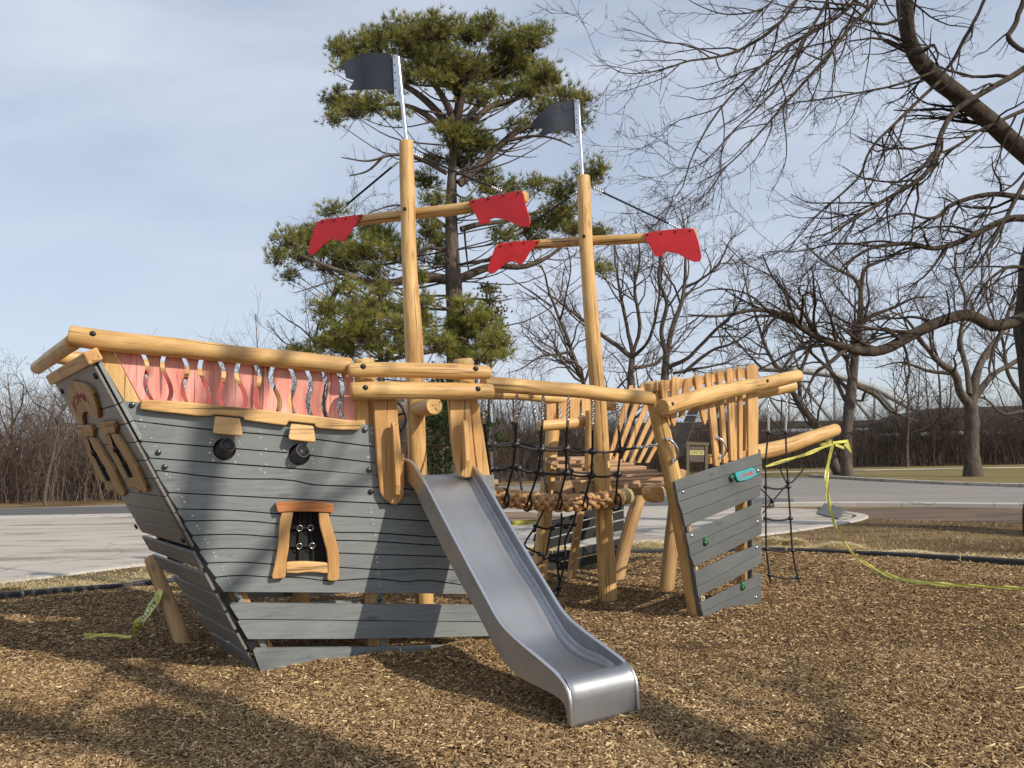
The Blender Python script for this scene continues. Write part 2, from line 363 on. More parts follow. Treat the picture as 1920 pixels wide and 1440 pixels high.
def bolt(pl, px, py, off, parent, mat='bolt_black', r=0.022, h=0.012, mirror=None, name='bolt'):
    mb = MB(); c = pl.hit(px, py, off); n = pl.n
    mb.tube([c - n * 0.004, c + n * h * 0.5, c + n * h * 0.9, c + n * h], [r, r, r * 0.75, r * 0.3], mat, 14)
    return mb.build(name, parent, mirror=mirror)
def mesh_np(name, V, Fq, mats, parent=None, smooth=False, col=None, midx=None, tri=False):
    k = 3 if tri else 4
    me = bpy.data.meshes.new(name); nv = len(V); nf = len(Fq)
    me.vertices.add(nv); me.vertices.foreach_set('co', np.asarray(V, dtype=np.float32).ravel())
    me.loops.add(nf * k); me.loops.foreach_set('vertex_index', np.asarray(Fq, dtype=np.int32).ravel())
    me.polygons.add(nf); me.polygons.foreach_set('loop_start', np.arange(0, nf * k, k, dtype=np.int32))
    try: me.polygons.foreach_set('loop_total', np.full(nf, k, dtype=np.int32))
    except Exception: pass
    for mn in mats: me.materials.append(MATS[mn])
    if midx is not None: me.polygons.foreach_set('material_index', np.asarray(midx, dtype=np.int32))
    me.polygons.foreach_set('use_smooth', np.full(nf, bool(smooth)))
    if col is not None:
        a = me.attributes.new('col', 'FLOAT_COLOR', 'POINT'); c = np.ones((nv, 4), np.float32); c[:, :3] = col
        a.data.foreach_set('color', c.ravel())
    me.update(calc_edges=True)
    return link_mesh(name, me, parent)

def resample(pts, n):
    P = np.array([tuple(p) for p in pts], float)
    # Catmull-Rom through the points
    Q = np.vstack([2 * P[0] - P[1], P, 2 * P[-1] - P[-2]])
    seg = np.linalg.norm(np.diff(P, axis=0), axis=1); cum = np.concatenate([[0], np.cumsum(seg)])
    out = []
    for s in np.linspace(0, cum[-1], n):
        i = min(np.searchsorted(cum, s, side='right') - 1, len(P) - 2); t = (s - cum[i]) / max(seg[i], 1e-9)
        a, b, c, d = Q[i], Q[i + 1], Q[i + 2], Q[i + 3]
        out.append(0.5 * ((2 * b) + (-a + c) * t + (2 * a - 5 * b + 4 * c - d) * t * t + (-a + 3 * b - 3 * c + d) * t ** 3))
    return np.array(out)
def rlin(r, n):
    r = list(r) if hasattr(r, '__len__') else [r, r]
    return np.interp(np.linspace(0, 1, n), np.linspace(0, 1, len(r)), r)
def log(name, pts, r, parent, n=None, mat='log_wood', wob=0.035, sides=20, chamfer=0.012, mirror=None, bend=0.0, label=None):
    L = sum((Vector(pts[i + 1]) - Vector(pts[i])).length for i in range(len(pts) - 1))
    n = n or max(6, int(L / 0.09)); P = resample(pts, n); sd = random.randint(0, 9999); rd = random.Random(sd)
    if bend:
        a, b = rd.uniform(0, 6), rd.uniform(0, 6)
        for i in range(1, n - 1):
            s = L * i / n; P[i] += np.array([math.sin(s * 2.1 + a), math.cos(s * 2.7 + b), math.sin(s * 3.3 + b)]) * bend
    mb = MB(); mb.tube([Vector(p) for p in P], rlin(r, n), mat, sides, True, wob, chamfer, sd); return mb.build(name, parent, mirror=mirror, label=label)
def text_mesh(s, size=1.0, extrude=0.0):
    cu = bpy.data.curves.new('lettering', 'FONT'); cu.body = s; cu.size = size; cu.extrude = extrude; cu.align_x = 'CENTER'; cu.align_y = 'CENTER'; cu.resolution_u = 2
    ob = bpy.data.objects.new('lettering', cu); COL.objects.link(ob); dg = bpy.context.evaluated_depsgraph_get()
    me = bpy.data.meshes.new_from_object(ob.evaluated_get(dg)); bpy.data.objects.remove(ob)
    vs = [v.co.copy() for v in me.vertices]; fs = [tuple(p.vertices) for p in me.polygons]; bpy.data.meshes.remove(me); return vs, fs

# ================================================================== THE GROUND
def struct(o, label=None): o['kind'] = 'structure'; return o
edge_pts = [(-11.5, 7.5), (-9.0, 9.2), (-6.25, 10.55), (-4.7, 11.35), (-2.9, 12.5), (-0.8, 13.5), (1.6, 13.85), (4.1, 13.75), (5.6, 12.8), (7.0, 11.75), (9.0, 10.0), (11.5, 7.5)]
EP = resample([(x, y, 0) for x, y in edge_pts], 120)[:, :2]
def edge_y(x): return np.interp(x, EP[:, 0], EP[:, 1])
def gnoise(x, y, s, seed=0):
    """smooth value noise, numpy"""
    r = np.random.default_rng(seed); G = r.random((64, 64))
    X = np.asarray(x) / s + 31.3; Y = np.asarray(y) / s + 17.7; i = np.floor(X).astype(int); j = np.floor(Y).astype(int); fx = X - i; fy = Y - j
    fx = fx * fx * (3 - 2 * fx); fy = fy * fy * (3 - 2 * fy); g = lambda a, b: G[a % 64, b % 64]
    return (g(i, j) * (1 - fx) + g(i + 1, j) * fx) * (1 - fy) + (g(i, j + 1) * (1 - fx) + g(i + 1, j + 1) * fx) * fy
def mulch_h(x, y):
    x = np.asarray(x, float); y = np.asarray(y, float)
    h = 0.045 * (gnoise(x, y, 1.6, 1) - 0.5) + 0.03 * (gnoise(x, y, 0.45, 2) - 0.5) + 0.014 * (gnoise(x, y, 0.14, 3) - 0.5)
    # loose drift of chips pushed up along the foot of the hull
    for cx, cy, r, a in ((-1.45, 6.66, 0.30, 0.075), (-0.95, 6.90, 0.22, 0.05), (-0.45, 7.1, 0.30, 0.10), (0.1, 7.25, 0.40, 0.11), (0.62, 5.12, 0.42, -0.045), (-2.1, 7.0, 0.3, 0.04), (2.3, 8.75, 0.35, 0.05), (-1.1, 6.85, 0.3, 0.04)):
        h = h + a * np.exp(-((x - cx) ** 2 + (y - cy) ** 2) / (r * r))
    return h
def sheet(name, poly, z, mat, thick=None, z_fn=None):
    me = bpy.data.meshes.new(name); bm = bmesh.new(); vs = [bm.verts.new((x, y, z)) for x, y in poly]; f = bm.faces.new(vs)
    bmesh.ops.recalc_face_normals(bm, faces=bm.faces)
    if f.normal.z < 0: f.normal_flip()
    if thick:
        r = bmesh.ops.extrude_face_region(bm, geom=[f]); 
        for v in r['geom']:
            if isinstance(v, bmesh.types.BMVert): v.co.z -= thick
        bmesh.ops.recalc_face_normals(bm, faces=bm.faces)
    bm.to_mesh(me); bm.free(); me.materials.append(MATS[mat]); o = bpy.data.objects.new(name, me); COL.objects.link(o); return struct(o)
sheet('ground', [(-900, -60), (900, -60), (900, 1500), (-900, 1500)], -0.05, 'lawn')
sheet('far_lawn', [(9.5, 40), (15.5, 47.5), (19, 33.0), (30, 27), (90, 30), (90, 75), (20, 68), (10, 58)], -0.042, 'lawn_far')
# asphalt road, wet-dark patch, concrete lot with its kerb
sheet('road', [(-90, 26.3), (-14, 26.3), (-4, 25.6), (9.0, 24.8), (13.5, 23.0), (24, 17.5), (60, 2), (60, 12), (30, 23.5), (19, 32.0), (16.5, 40), (15.5, 47), (9, 47.5), (-2, 42), (-10, 33.5), (-16, 30.8), (-90, 30.8)], -0.040, 'asphalt_old')
sheet('road_patch', [(-90, 26.6), (-10, 26.6), (3, 26.0), (8.2, 25.6), (8.9, 28.0), (6.5, 30.6), (-14, 30.4), (-90, 30.4)], -0.034, 'asphalt')
lot = [(-60, 7.0), (-14, 7.6), (-9.3, 10.2), (-7.15, 12.4), (-5.8, 14.2), (-3.8, 15.3), (-1.0, 15.7), (1.2, 15.7), (3.2, 16.1), (5.2, 17.5), (6.8, 19.0), (7.7, 20.1), (8.15, 21.1), (8.1, 22.0), (7.6, 22.8), (6.9, 23.6), (6.6, 25.4), (-60, 26.2)]
sheet('concrete_lot', lot, -0.028, 'concrete')
def kerb(name, pts, w, z0, z1, mat):
    P = resample([(x, y, 0) for x, y in pts], max(8, len(pts) * 8)); T = np.gradient(P, axis=0); T /= np.linalg.norm(T, axis=1)[:, None]
    Nn = np.stack([-T[:, 1], T[:, 0], 0 * T[:, 0]], 1); mb = MB(); n = len(P); vs = []
    for k in range(n):
        for s, z in ((-w, z0), (-w, z1 - 0.02), (-w + 0.02, z1), (w - 0.02, z1), (w, z1 - 0.02), (w, z0)): q = P[k] + Nn[k] * s; vs.append((q[0], q[1], z))
    mb.add(vs, [(i * 6 + j, i * 6 + j + 1, i * 6 + j + 7, i * 6 + j + 6) for i in range(n - 1) for j in range(5)] + [tuple(range(6)), tuple(range(6 * n - 1, 6 * n - 7, -1))], mat)
    return struct(mb.build(name))
kerb('kerb', [(-30, 7.3), (-14, 7.55), (-9.35, 10.05), (-7.1, 12.25), (-5.7, 14.05), (-3.7, 15.15), (-1.0, 15.55), (1.3, 15.55), (3.3, 15.95), (5.3, 17.35), (6.9, 18.9), (7.8, 19.95), (8.3, 21.0), (8.25, 22.05), (7.75, 22.9), (7.0, 23.7)], 0.14, -0.06, -0.018, 'concrete_clean')
kerb('kerb', [(7.3, 24.7), (9.3, 24.4), (13.2, 22.6), (18, 20.0), (24, 16.9), (40, 9.5)], 0.16, -0.06, 0.07, 'concrete_clean')
kerb('kerb', [(-60, 25.6), (-14, 25.7), (-8.5, 25.6)], 0.55, -0.06, -0.016, 'concrete_clean')
kerb('kerb', [(16.2, 47.5), (17.0, 40), (19.6, 32.4), (30.3, 24.1), (60, 12.5)], 0.2, -0.06, 0.08, 'concrete')
kerb('footpath', [(11.5, 52), (14, 56), (22, 58), (45, 58)], 0.7, -0.06, -0.02, 'concrete')
isl = [(-6.2, 20.5), (-2.0, 20.2), (0.6, 20.6), (1.3, 22.2), (0.3, 24.0), (-3, 24.6), (-6.5, 24.2)]
sheet('dirt_island', isl, -0.02, 'dirt')
sheet('bare_soil', [(8.4, 19.6), (11.0, 18.6), (16, 15.8), (24, 11.5), (26, 15.0), (17, 20), (12, 22.6), (9.0, 23.6), (8.0, 22.2)], -0.045, 'soil')
# concrete drain apron at the kerb end: a low wedge
mb = MB(); q = [gp(1532, 962), gp(1572, 972), gp(1585, 958), gp(1545, 948)]
vs = [(p.x, p.y, -0.05) for p in q] + [(q[0].x, q[0].y, 0.0), (q[1].x, q[1].y, 0.0), (q[2].x, q[2].y, 0.07), (q[3].x, q[3].y, 0.07)]
mb.add(vs, [(0, 1, 2, 3), (4, 5, 6, 7), (0, 1, 5, 4), (1, 2, 6, 5), (2, 3, 7, 6), (3, 0, 4, 7)], 'asphalt')
tag(mb.build('drain_cover', bevel=0.01), 'low grey sloping drain cover at the kerb end of the concrete lot', 'drain cover')

# mulch bed: a real uneven sheet inside the edging
xs = np.arange(-11.6, 11.6, 0.075); ys = np.arange(0.5, 14.1, 0.075)
X, Y = np.meshgrid(xs, ys); Z = mulch_h(X, Y); V = np.stack([X, Y, Z], -1).reshape(-1, 3); nx = len(xs); ny = len(ys)
I = np.arange(nx * ny).reshape(ny, nx); Q = np.stack([I[:-1, :-1], I[:-1, 1:], I[1:, 1:], I[1:, :-1]], -1).reshape(-1, 4)
cx = V[Q].mean(1); keep = (cx[:, 1] < edge_y(cx[:, 0]) - 0.03); Q = Q[keep]
used = np.unique(Q); rem = -np.ones(nx * ny, int); rem[used] = np.arange(len(used)); V = V[used]; Q = rem[Q]
struct(mesh_np('mulch_bed', V, Q, ['mulch'], smooth=True))
# loose wood chips
def chips():
    def field(n, d0, d1, pw=1.0):
        D = (RNG.random(n) * (d1 ** 2 - d0 ** 2) + d0 ** 2) ** 0.5; Xr = (RNG.random(n) * 2 - 1) * (0.63 * D + 0.6); return Xr, D
    a = field(160000, 4.2, 7.2); b = field(140000, 7.2, 13.9); x = np.concatenate([a[0], b[0]]); y = np.concatenate([a[1], b[1]])
    k = (y < edge_y(x) - 0.08) & (np.abs(x) < 11); x = x[k]; y = y[k]; n = len(x)
    far = np.clip((y - 6) / 7, 0, 1)
    L = RNG.lognormal(math.log(0.0118), 0.46, n) * (1 + 0.35 * far); Wd_ = RNG.lognormal(math.log(0.0038), 0.38, n) * (1 + 0.5 * far); big = RNG.random(n) < 0.006; L[big] *= 1.9; Wd_[big] *= 1.5
    L = np.clip(L, 0.005, 0.055); Wd_ = np.minimum(Wd_, L * 0.7)
    yaw = RNG.random(n) * 2 * math.pi; pit = RNG.normal(0, 0.26, n); rol = RNG.normal(0, 0.35, n); z = mulch_h(x, y) + 0.003 + RNG.random(n) * 0.011
    c, s = np.cos(yaw), np.sin(yaw); ax = np.stack([c * np.cos(pit), s * np.cos(pit), np.sin(pit)], 1); bx = np.stack([-s * np.cos(rol), c * np.cos(rol), np.sin(rol)], 1); nz = np.cross(ax, bx)
    C = np.stack([x, y, z], 1); th = 0.0016
    J = lambda q: 1 + RNG.normal(0, 0.25, (n, 1)) * q
    A = ax * L[:, None]; B = bx * Wd_[:, None]; H = nz * th
    top = [C - A - B * J(1) + H, C + A - B * J(1) * 0.7 + H, C + A * J(.4) + B * J(1) + H, C - A * J(.4) + B * J(1) + H]; bt = [t - 2.2 * H for t in top]
    V = np.stack(top + bt, 1).reshape(-1, 3); o = np.arange(n)[:, None] * 8
    F_ = np.concatenate([o + np.array(q)[None] for q in ([0, 1, 2, 3], [0, 4, 5, 1], [2, 6, 7, 3], [1, 5, 6, 2])], 0)
    pal = np.array([(0.125, 0.077, 0.038), (0.19, 0.120, 0.059), (0.275, 0.180, 0.088), (0.37, 0.250, 0.125), (0.48, 0.34, 0.175), (0.66, 0.50, 0.29)]); pr = np.array([.19, .25, .25, .17, .10, .04])
    patch = gnoise(x, y, 1.1, 9)
    idx = RNG.choice(6, n, p=pr / pr.sum()); idx = np.clip(idx + (RNG.random(n) < (patch - 0.45) * 0.9).astype(int) - (RNG.random(n) < (0.45 - patch) * 0.9).astype(int), 0, 5)
    col = pal[idx] * 1.09 * RNG.uniform(0.85, 1.18, (n, 1)); col = np.repeat(col, 8, 0)
    o = mesh_np('wood_chips', V, F_, ['chips'], col=col); o['kind'] = 'stuff'; return o
chips()
# grass blades and straw
def blades(name, x, y, z, h, wdt, lean, cols, mat='straw', lay=0.0):
    n = len(x); yaw = RNG.random(n) * 6.283; d = np.stack([np.cos(yaw), np.sin(yaw), np.zeros(n)], 1); s = np.stack([-np.sin(yaw), np.cos(yaw), np.zeros(n)], 1)
    up = np.array([0, 0, 1.0]); C = np.stack([x, y, z], 1); lean = np.abs(RNG.normal(lean, 0.3, n))[:, None]; H = (h * RNG.uniform(0.5, 1.3, n))[:, None]
    p1 = C + up * H * 0.5 * (1 - lay) + d * H * 0.5 * lean * 0.6; p2 = C + up * H * (0.85 - 0.8 * lay) + d * H * lean; w2 = (wdt * RNG.uniform(0.7, 1.3, n))[:, None]
    V = np.stack([C - s * w2, C + s * w2, p1 + s * w2 * 0.8, p1 - s * w2 * 0.8, p2 + s * w2 * 0.3, p2 - s * w2 * 0.3], 1).reshape(-1, 3); o = np.arange(n)[:, None] * 6
    F_ = np.concatenate([o + np.array([0, 1, 2, 3])[None], o + np.array([3, 2, 4, 5])[None]], 0)
    cols = np.array(cols); col = cols[RNG.integers(0, len(cols), n)] * RNG.uniform(0.8, 1.2, (n, 1)); col = np.repeat(col, 6, 0)
    o = mesh_np(name, V, F_, [mat], col=col); o['kind'] = 'stuff'; return o
def inlot(x, y):
    P = np.array(lot + [lot[0]]); r = np.zeros(len(x), bool)
    for i in range(len(P) - 1):
        (x1, y1), (x2, y2) = P[i], P[i + 1]; c = ((y1 > y) != (y2 > y)) & (x < (x2 - x1) * (y - y1) / (y2 - y1 + 1e-12) + x1); r ^= c
    return r
n = 90000; D = 9.5 + RNG.random(n) ** 1.3 * 14; x = (RNG.random(n) * 2 - 1) * 0.63 * D; ok = (D > edge_y(x) + 0.12) & ~inlot(x, D - 0.0) & (D < 24.0 - np.clip((x - 8) * 0.55, -5, 9)); dn = gnoise(x, D, 1.5, 21); ok &= RNG.random(n) < np.clip(dn * 1.6 - 0.25, 0.05, 1); ok &= ~((x > 7.5) & (D > 19.6 - np.clip((x - 8.4) * 0.5, 0, 9)))
blades('dormant_grass', x[ok], D[ok], np.full(ok.sum(), -0.05), 0.036, 0.006, 0.8, [(0.33, 0.235, 0.125), (0.25, 0.17, 0.092), (0.17, 0.115, 0.065), (0.40, 0.295, 0.16)])
# straw scattered and heaped just outside the edging
n = 60000; x = RNG.uniform(-10, 10.5, n); e = np.abs(RNG.normal(0, 0.55, n)) * (1 + 0.5 * (x < -3)) + 0.13; y = edge_y(x) + e; ok = gnoise(x, y, 0.9, 5) > 0.30; ok &= ~inlot(x, y)
blades('scattered_straw', x[ok], y[ok], -0.045 + RNG.random(ok.sum()) * 0.03, 0.12, 0.0035, 1.2, [(0.62, 0.50, 0.25), (0.52, 0.40, 0.19), (0.72, 0.60, 0.34), (0.42, 0.32, 0.15)], lay=0.7)
heaps = []
for px, py, r, h in [(1216, 1028, 0.62, 0.17), (1452, 1020, 0.30, 0.16), (1490, 1020, 0.28, 0.15), (1575, 1028, 0.45, 0.15), (1700, 1038, 0.55, 0.09)]:
    p = gp(px, py); n = int(5200 * r); a = RNG.random(n) * 6.283; q = np.sqrt(RNG.random(n)); xx = p.x + np.cos(a) * q * r; yy = p.y + np.sin(a) * q * r * 0.6; zz = -0.05 + h * (1 - q ** 2) * RNG.uniform(0.6, 1.0, n)
    o = blades('straw_heap', xx, yy, zz, 0.10, 0.0035, 1.1, [(0.78, 0.64, 0.36), (0.66, 0.53, 0.28), (0.85, 0.74, 0.46), (0.54, 0.42, 0.22)], lay=0.75); del o['kind']; heaps.append(o)
    mb = MB(); nn_ = 18; vs = [(p.x, p.y, -0.05 + h * 0.8)] + [(p.x + math.cos(6.283 * k / nn_) * r * 0.95, p.y + math.sin(6.283 * k / nn_) * r * 0.57, -0.055) for k in range(nn_)] ; vs += [(p.x + math.cos(6.283 * k / nn_) * r * 0.5, p.y + math.sin(6.283 * k / nn_) * r * 0.3, -0.05 + h * 0.6) for k in range(nn_)]
    me = o.data
for o, l in zip(heaps, ['pale straw heap behind the leaning bow post', 'small straw heap just left of the rope ladder', 'small straw heap seen between the rope ladder ropes and the tape', 'straw heap where the hanging tape crosses the edging', 'low spread straw heap furthest right along the edging']):
    tag(o, l, 'straw heap', 'straw heaps along the playground edging')
# black plastic edging: one object for every length
seg = np.linalg.norm(np.diff(EP, axis=0), axis=1); cum = np.concatenate([[0], np.cumsum(seg)]); Lb = 1.22; k = 0; s0 = 0.3
while s0 + Lb < cum[-1]:
    ss = np.linspace(s0 + 0.012, s0 + Lb - 0.012, 9); P = np.stack([np.interp(ss, cum, EP[:, 0]), np.interp(ss, cum, EP[:, 1])], 1); T = np.gradient(P, axis=0); T /= np.linalg.norm(T, axis=1)[:, None]; Nn = np.stack([-T[:, 1], T[:, 0]], 1)
    mb = MB(); vs = []; zt = 0.072 + random.uniform(-0.008, 0.012); tl = random.uniform(-0.008, 0.008)
    sec = [(-0.045, -0.06), (-0.045, zt - 0.02), (-0.03, zt), (0.03, zt), (0.045, zt - 0.02), (0.045, -0.06)]
    for i in range(9):
        for a, z in sec: vs.append((P[i][0] + Nn[i][0] * a, P[i][1] + Nn[i][1] * a, z + tl * (i / 8) if z > 0 else z))
    mb.add(vs, [(i * 6 + j, i * 6 + j + 1, i * 6 + j + 7, i * 6 + j + 6) for i in range(8) for j in range(5)] + [tuple(range(6)), tuple(range(53, 47, -1))], 'edging_plastic')
    o = mb.build('edging_board', None, 0.004)
    tag(o, 'black plastic edging length round the wood chip bed', 'edging', 'black edging lengths round the wood chips'); s0 += Lb

# low rise of ground that the far woods stand on
def rise(name, pts, h, dpt, mat='hill'):
    P = resample([(x, y, 0) for x, y in pts], 60); mb = MB(); vs = []; nn = len(P)
    for i in range(nn):
        hh = h * (0.75 + 0.5 * gnoise(P[i][0], P[i][1], 5, 4)); e = min(1, i / 6, (nn - 1 - i) / 6)
        for t, z in ((0, -0.06), (0.18, 0.25 * e), (0.45, hh * 0.7 * e), (1.0, hh * e), (3.0, hh * 0.9 * e)): vs.append((P[i][0], P[i][1] + dpt * t, z))
    mb.add(vs, [(i * 5 + j, (i + 1) * 5 + j, (i + 1) * 5 + j + 1, i * 5 + j + 1) for i in range(nn - 1) for j in range(4)], mat, True); return struct(mb.build(name))
rise('hill', [(-70, 37), (-30, 36), (-16, 36.5), (-8, 40), (-2, 46), (4, 56), (12, 66)], 1.5, 9)
rise('hill', [(-4, 60), (4, 66), (14, 68), (24, 68), (31, 70), (36, 72)], 2.9, 7, 'bank_dark')
rise('hill', [(30, 84), (50, 84), (80, 74)], 2.0, 14, 'bank_dark')

# ================================================================== THE PLAY SHIP
O = Vector((-1.95, 6.77, 0)); A30 = rad(30)
DA = Vector((math.cos(A30), math.sin(A30), 0)); DB = Vector((-math.sin(A30), math.cos(A30), 0)); UP = Vector((0, 0, 1))
VC = 1.05
def S(u, v, z): return O + DA * u + DB * v + UP * z
def MIR(p):
    v = (p - O).dot(DB); return p + DB * (2 * (VC - v))
d20 = Vector((math.cos(rad(20)), math.sin(rad(20)), 0)); n20 = Vector((d20.y, -d20.x, 0))
NS = Plane(O, d20, UP + n20 * math.tan(rad(4)))
C1 = NS.hit(165, 680)
TR = Plane(O + Vector((0, 0, 0)), -Vector((-0.57, 0.82, 0)), C1 - O)     # transom, normal away to the left
d41 = Vector((math.cos(rad(41)), math.sin(rad(41)), 0))
BW = Plane(gp(1313, 1157), d41)
AX = Plane(S(0, VC, 0), DA)
def VP(v): return Plane(S(0, v, 0), DA)
ship = tag(empty('play_ship', S(2.0, VC, 0)), 'large wooden pirate play ship with two masts, grey planked hull and steel slide', 'play ship')

def L2(p0, p1):
    return lambda y: p0[0] + (y - p0[1]) * (p1[0] - p0[0]) / (p1[1] - p0[1])
hullx = lambda y: np.interp(y, [750, 827, 883, 954, 1083, 1111, 1132, 1196, 1222, 1260], [226, 262, 291, 330, 401, 417, 430, 461, 477, 492])

# --- hull planks of the near (slide) side; each is a line across the picture laid on the real hull plane
lines = [
 [(222, 750), (400, 764), (560, 778), (702, 797)],
 [(239, 788), (398, 806), (560, 820), (702, 838)],
 [(258, 827), (540, 849), (705, 868)],
 [(271, 858), (558, 879), (707, 892), (930, 909)],
 [(284, 881), (430, 897), (535, 899), (586, 909), (710, 914), (928, 928)],
 [(305, 923), (520, 934), (739, 945), (931, 949)],
 [(326, 954), (440, 957), (516, 963), (620, 967), (700, 971), (805, 977), (932, 982)],
 [(336, 977), (440, 976), (518, 982), (560, 989), (625, 998), (700, 999), (820, 1007), (932, 1008)],
 [(352, 1004), (440, 1002), (518, 1007), (630, 1013), (700, 1015), (828, 1023), (932, 1025)],
 [(367, 1031), (440, 1028), (516, 1032), (636, 1037), (720, 1040), (840, 1044), (932, 1048)],
 [(381, 1056), (450, 1054), (510, 1058), (638, 1064), (717, 1068), (800, 1066), (853, 1069), (932, 1076)],
 [(397, 1083), (450, 1079), (503, 1082), (560, 1083), (619, 1089), (700, 1085), (760, 1091), (800, 1088), (870, 1097), (932, 1102)],
 [(413, 1111), (619, 1112), (878, 1115), (932, 1116)],
]
def plane_poly(pts): return [NS.uv(x, y) for x, y in pts]
def yline(line, xs): return np.interp(xs, [p[0] for p in line], [p[1] for p in line])
def densify(line, x0, x1):
    xs = sorted(set([x0, x1] + [x for x in np.arange(math.ceil(x0 / 22) * 22, x1, 22.0)] + [p[0] for p in line if x0 < p[0] < x1]))
    ys = yline(line, xs); 
    return list(zip(xs, [float(y) for y in ys]))
def smooth_line(line):
    if len(line) < 4: return line
    P = resample([(x, y, 0) for x, y in line], len(line) * 3); return [(float(a), float(b)) for a, b, _ in P]
def hull_side(mirror=None):
    mb = MB()
    def plank(top, bot, xr, o=(-0.03, 0.0), g=1.2, left=None, gt=None):
        top = smooth_line(top); bot = smooth_line(bot)
        gt = g if gt is None else gt
        yt0 = top[0][1]; yb0 = bot[0][1]
        x0 = float(hullx(yt0 + 2)) if left is None else left[0]; x1 = float(hullx(yb0 - 2)) if left is None else left[1]
        T = [(x, y + gt) for x, y in densify(top, x0 + 4, xr)]; B = [(x, y - g) for x, y in densify(bot, x1 + 4, xr)]
        # rounded left end
        poly = T + B[::-1] + [(x1 + 1, yb0 - g - 4), (x0 + 1, yt0 + gt + 4)]
        mb.prism(NS, plane_poly(poly)[::-1], o[0], o[1], 'grey_stain')
    for i in range(len(lines) - 1):
        xr = 702 if i < 1 else (704 if i < 2 else (706 if i < 3 else 930))
        if i == 3:   # plank that steps down where the slide gate opens
            top = [(271, 858), (558, 879), (705, 890)]; bot = lines[4]
            T = [(x, y + 1.3) for x, y in densify(top, 275, 704)] + [(712, 905), (760, 903), (860, 900), (903, 892), (926, 890)]
            B = [(x, y - 1.3) for x, y in densify(smooth_line(bot), 288, 928)]
            mb.prism(NS, plane_poly(T + B[::-1] + [(285, 874), (273, 864)])[::-1], -0.03, 0, 'grey_stain')
            continue
        plank(lines[i], lines[i + 1], xr)
    # lower spaced boards
    plank([(429, 1129), (905, 1133), (930, 1133)], [(441, 1160), (930, 1165)], 930, (-0.015, 0.02), 1.0)
    plank([(441, 1160), (930, 1165)], [(458, 1198), (700, 1197), (930, 1192)], 930, (-0.015, 0.02), 1.0)
    plank([(474, 1214), (730, 1212), (930, 1206)], [(500, 1275), (930, 1250)], 930, (-0.015, 0.02), 0.5)
    return mb
def carve(o, cutters):
    for c in cutters:
        md = o.modifiers.new('cut', 'BOOLEAN'); md.operation = 'DIFFERENCE'; md.solver = 'EXACT'; md.object = c
    dg = bpy.context.evaluated_depsgraph_get(); dg.update(); me = bpy.data.meshes.new_from_object(o.evaluated_get(dg))
    o.modifiers.clear(); o.data = me
    for c in cutters: bpy.data.objects.remove(c)
def px_poly(pts, sc, ox, oy): return [(ox + x / sc, oy + y / sc) for x, y in pts]
CAN = [(421, 842, 427, 834), (561, 852, 567, 845)]
HOLE = px_poly([(370, 300), (790, 300), (835, 560), (915, 860), (925, 1090), (290, 1090), (325, 800)], 8, 500, 920)
def cutters(mirror=None):
    cs = []
    for cx, cy, _, _ in CAN:
        mb = MB(); c = NS.hit(cx, cy); mb.tube([c - NS.n * 0.2, c + NS.n * 0.2], [0.083, 0.083], 'dark_inside', 24); cs.append(mb.build('cut', None, mirror=mirror))
    mb = MB(); mb.prism(NS, [NS.uv(x, y) for x, y in HOLE], -0.2, 0.2, 'dark_inside'); cs.append(mb.build('cut', None, mirror=mirror))
    return cs
hull = hull_side().build('hull_side', None); carve(hull, cutters())
def seam_blocker(mirror=None):  # black sheet added behind the planks so no sun leaks through the seams
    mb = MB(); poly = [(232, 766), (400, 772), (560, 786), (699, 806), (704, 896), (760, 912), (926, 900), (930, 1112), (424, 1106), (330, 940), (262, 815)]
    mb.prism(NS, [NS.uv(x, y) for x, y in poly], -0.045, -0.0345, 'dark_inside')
    # added dark raking strip; stands in for shade in the gap to the transom
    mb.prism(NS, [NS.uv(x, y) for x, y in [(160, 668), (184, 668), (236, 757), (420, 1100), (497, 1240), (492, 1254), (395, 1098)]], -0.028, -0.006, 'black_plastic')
    o = mb.build('hull_seam_blocker', None, mirror=mirror); carve(o, cutters(mirror)); return o
mb0 = MB()
SCR = [(698, 803), (697, 812), (694, 832), (690, 840), (692, 857), (689, 858), (691, 884), (695, 952), (696, 961), (698, 975), (700, 983), (704, 1004), (705, 1020), (706, 1029), (707, 1045), (708, 1055), (710, 1075), (711, 1092), (712, 1100), (715, 1156), (717, 1168), (719, 1190), (722, 1215),
 (245, 757), (258, 776), (264, 787), (270, 800), (284, 822), (291, 837), (312, 890), (318, 895), (334, 918), (341, 932), (346, 941), (361, 967), (370, 986), (374, 992), (385, 1011), (390, 1018), (401, 1037), (404, 1044), (417, 1064), (419, 1069), (428, 1085), (431, 1094), (455, 1134), (466, 1155), (471, 1165), (487, 1194), (502, 1223),
 (488, 810), (488, 821), (498, 842), (489, 852), (499, 871), (488, 880), (496, 887), (397, 823), (394, 830), (393, 849), (400, 863), (441, 867), (447, 853), (448, 828), (450, 833), (533, 844), (534, 856), (542, 873), (585, 861), (587, 869), (586, 843), (546, 884), (576, 886), (909, 897), (919, 902)]
for x, y in SCR:
    c = NS.hit(x, y); r = 0.0082 * random.uniform(0.8, 1.25); mb0.tube([c - NS.n * 0.002, c + NS.n * 0.0035], [r, r * 0.8], 'screw', 8)
scr = mb0.build('tmp')
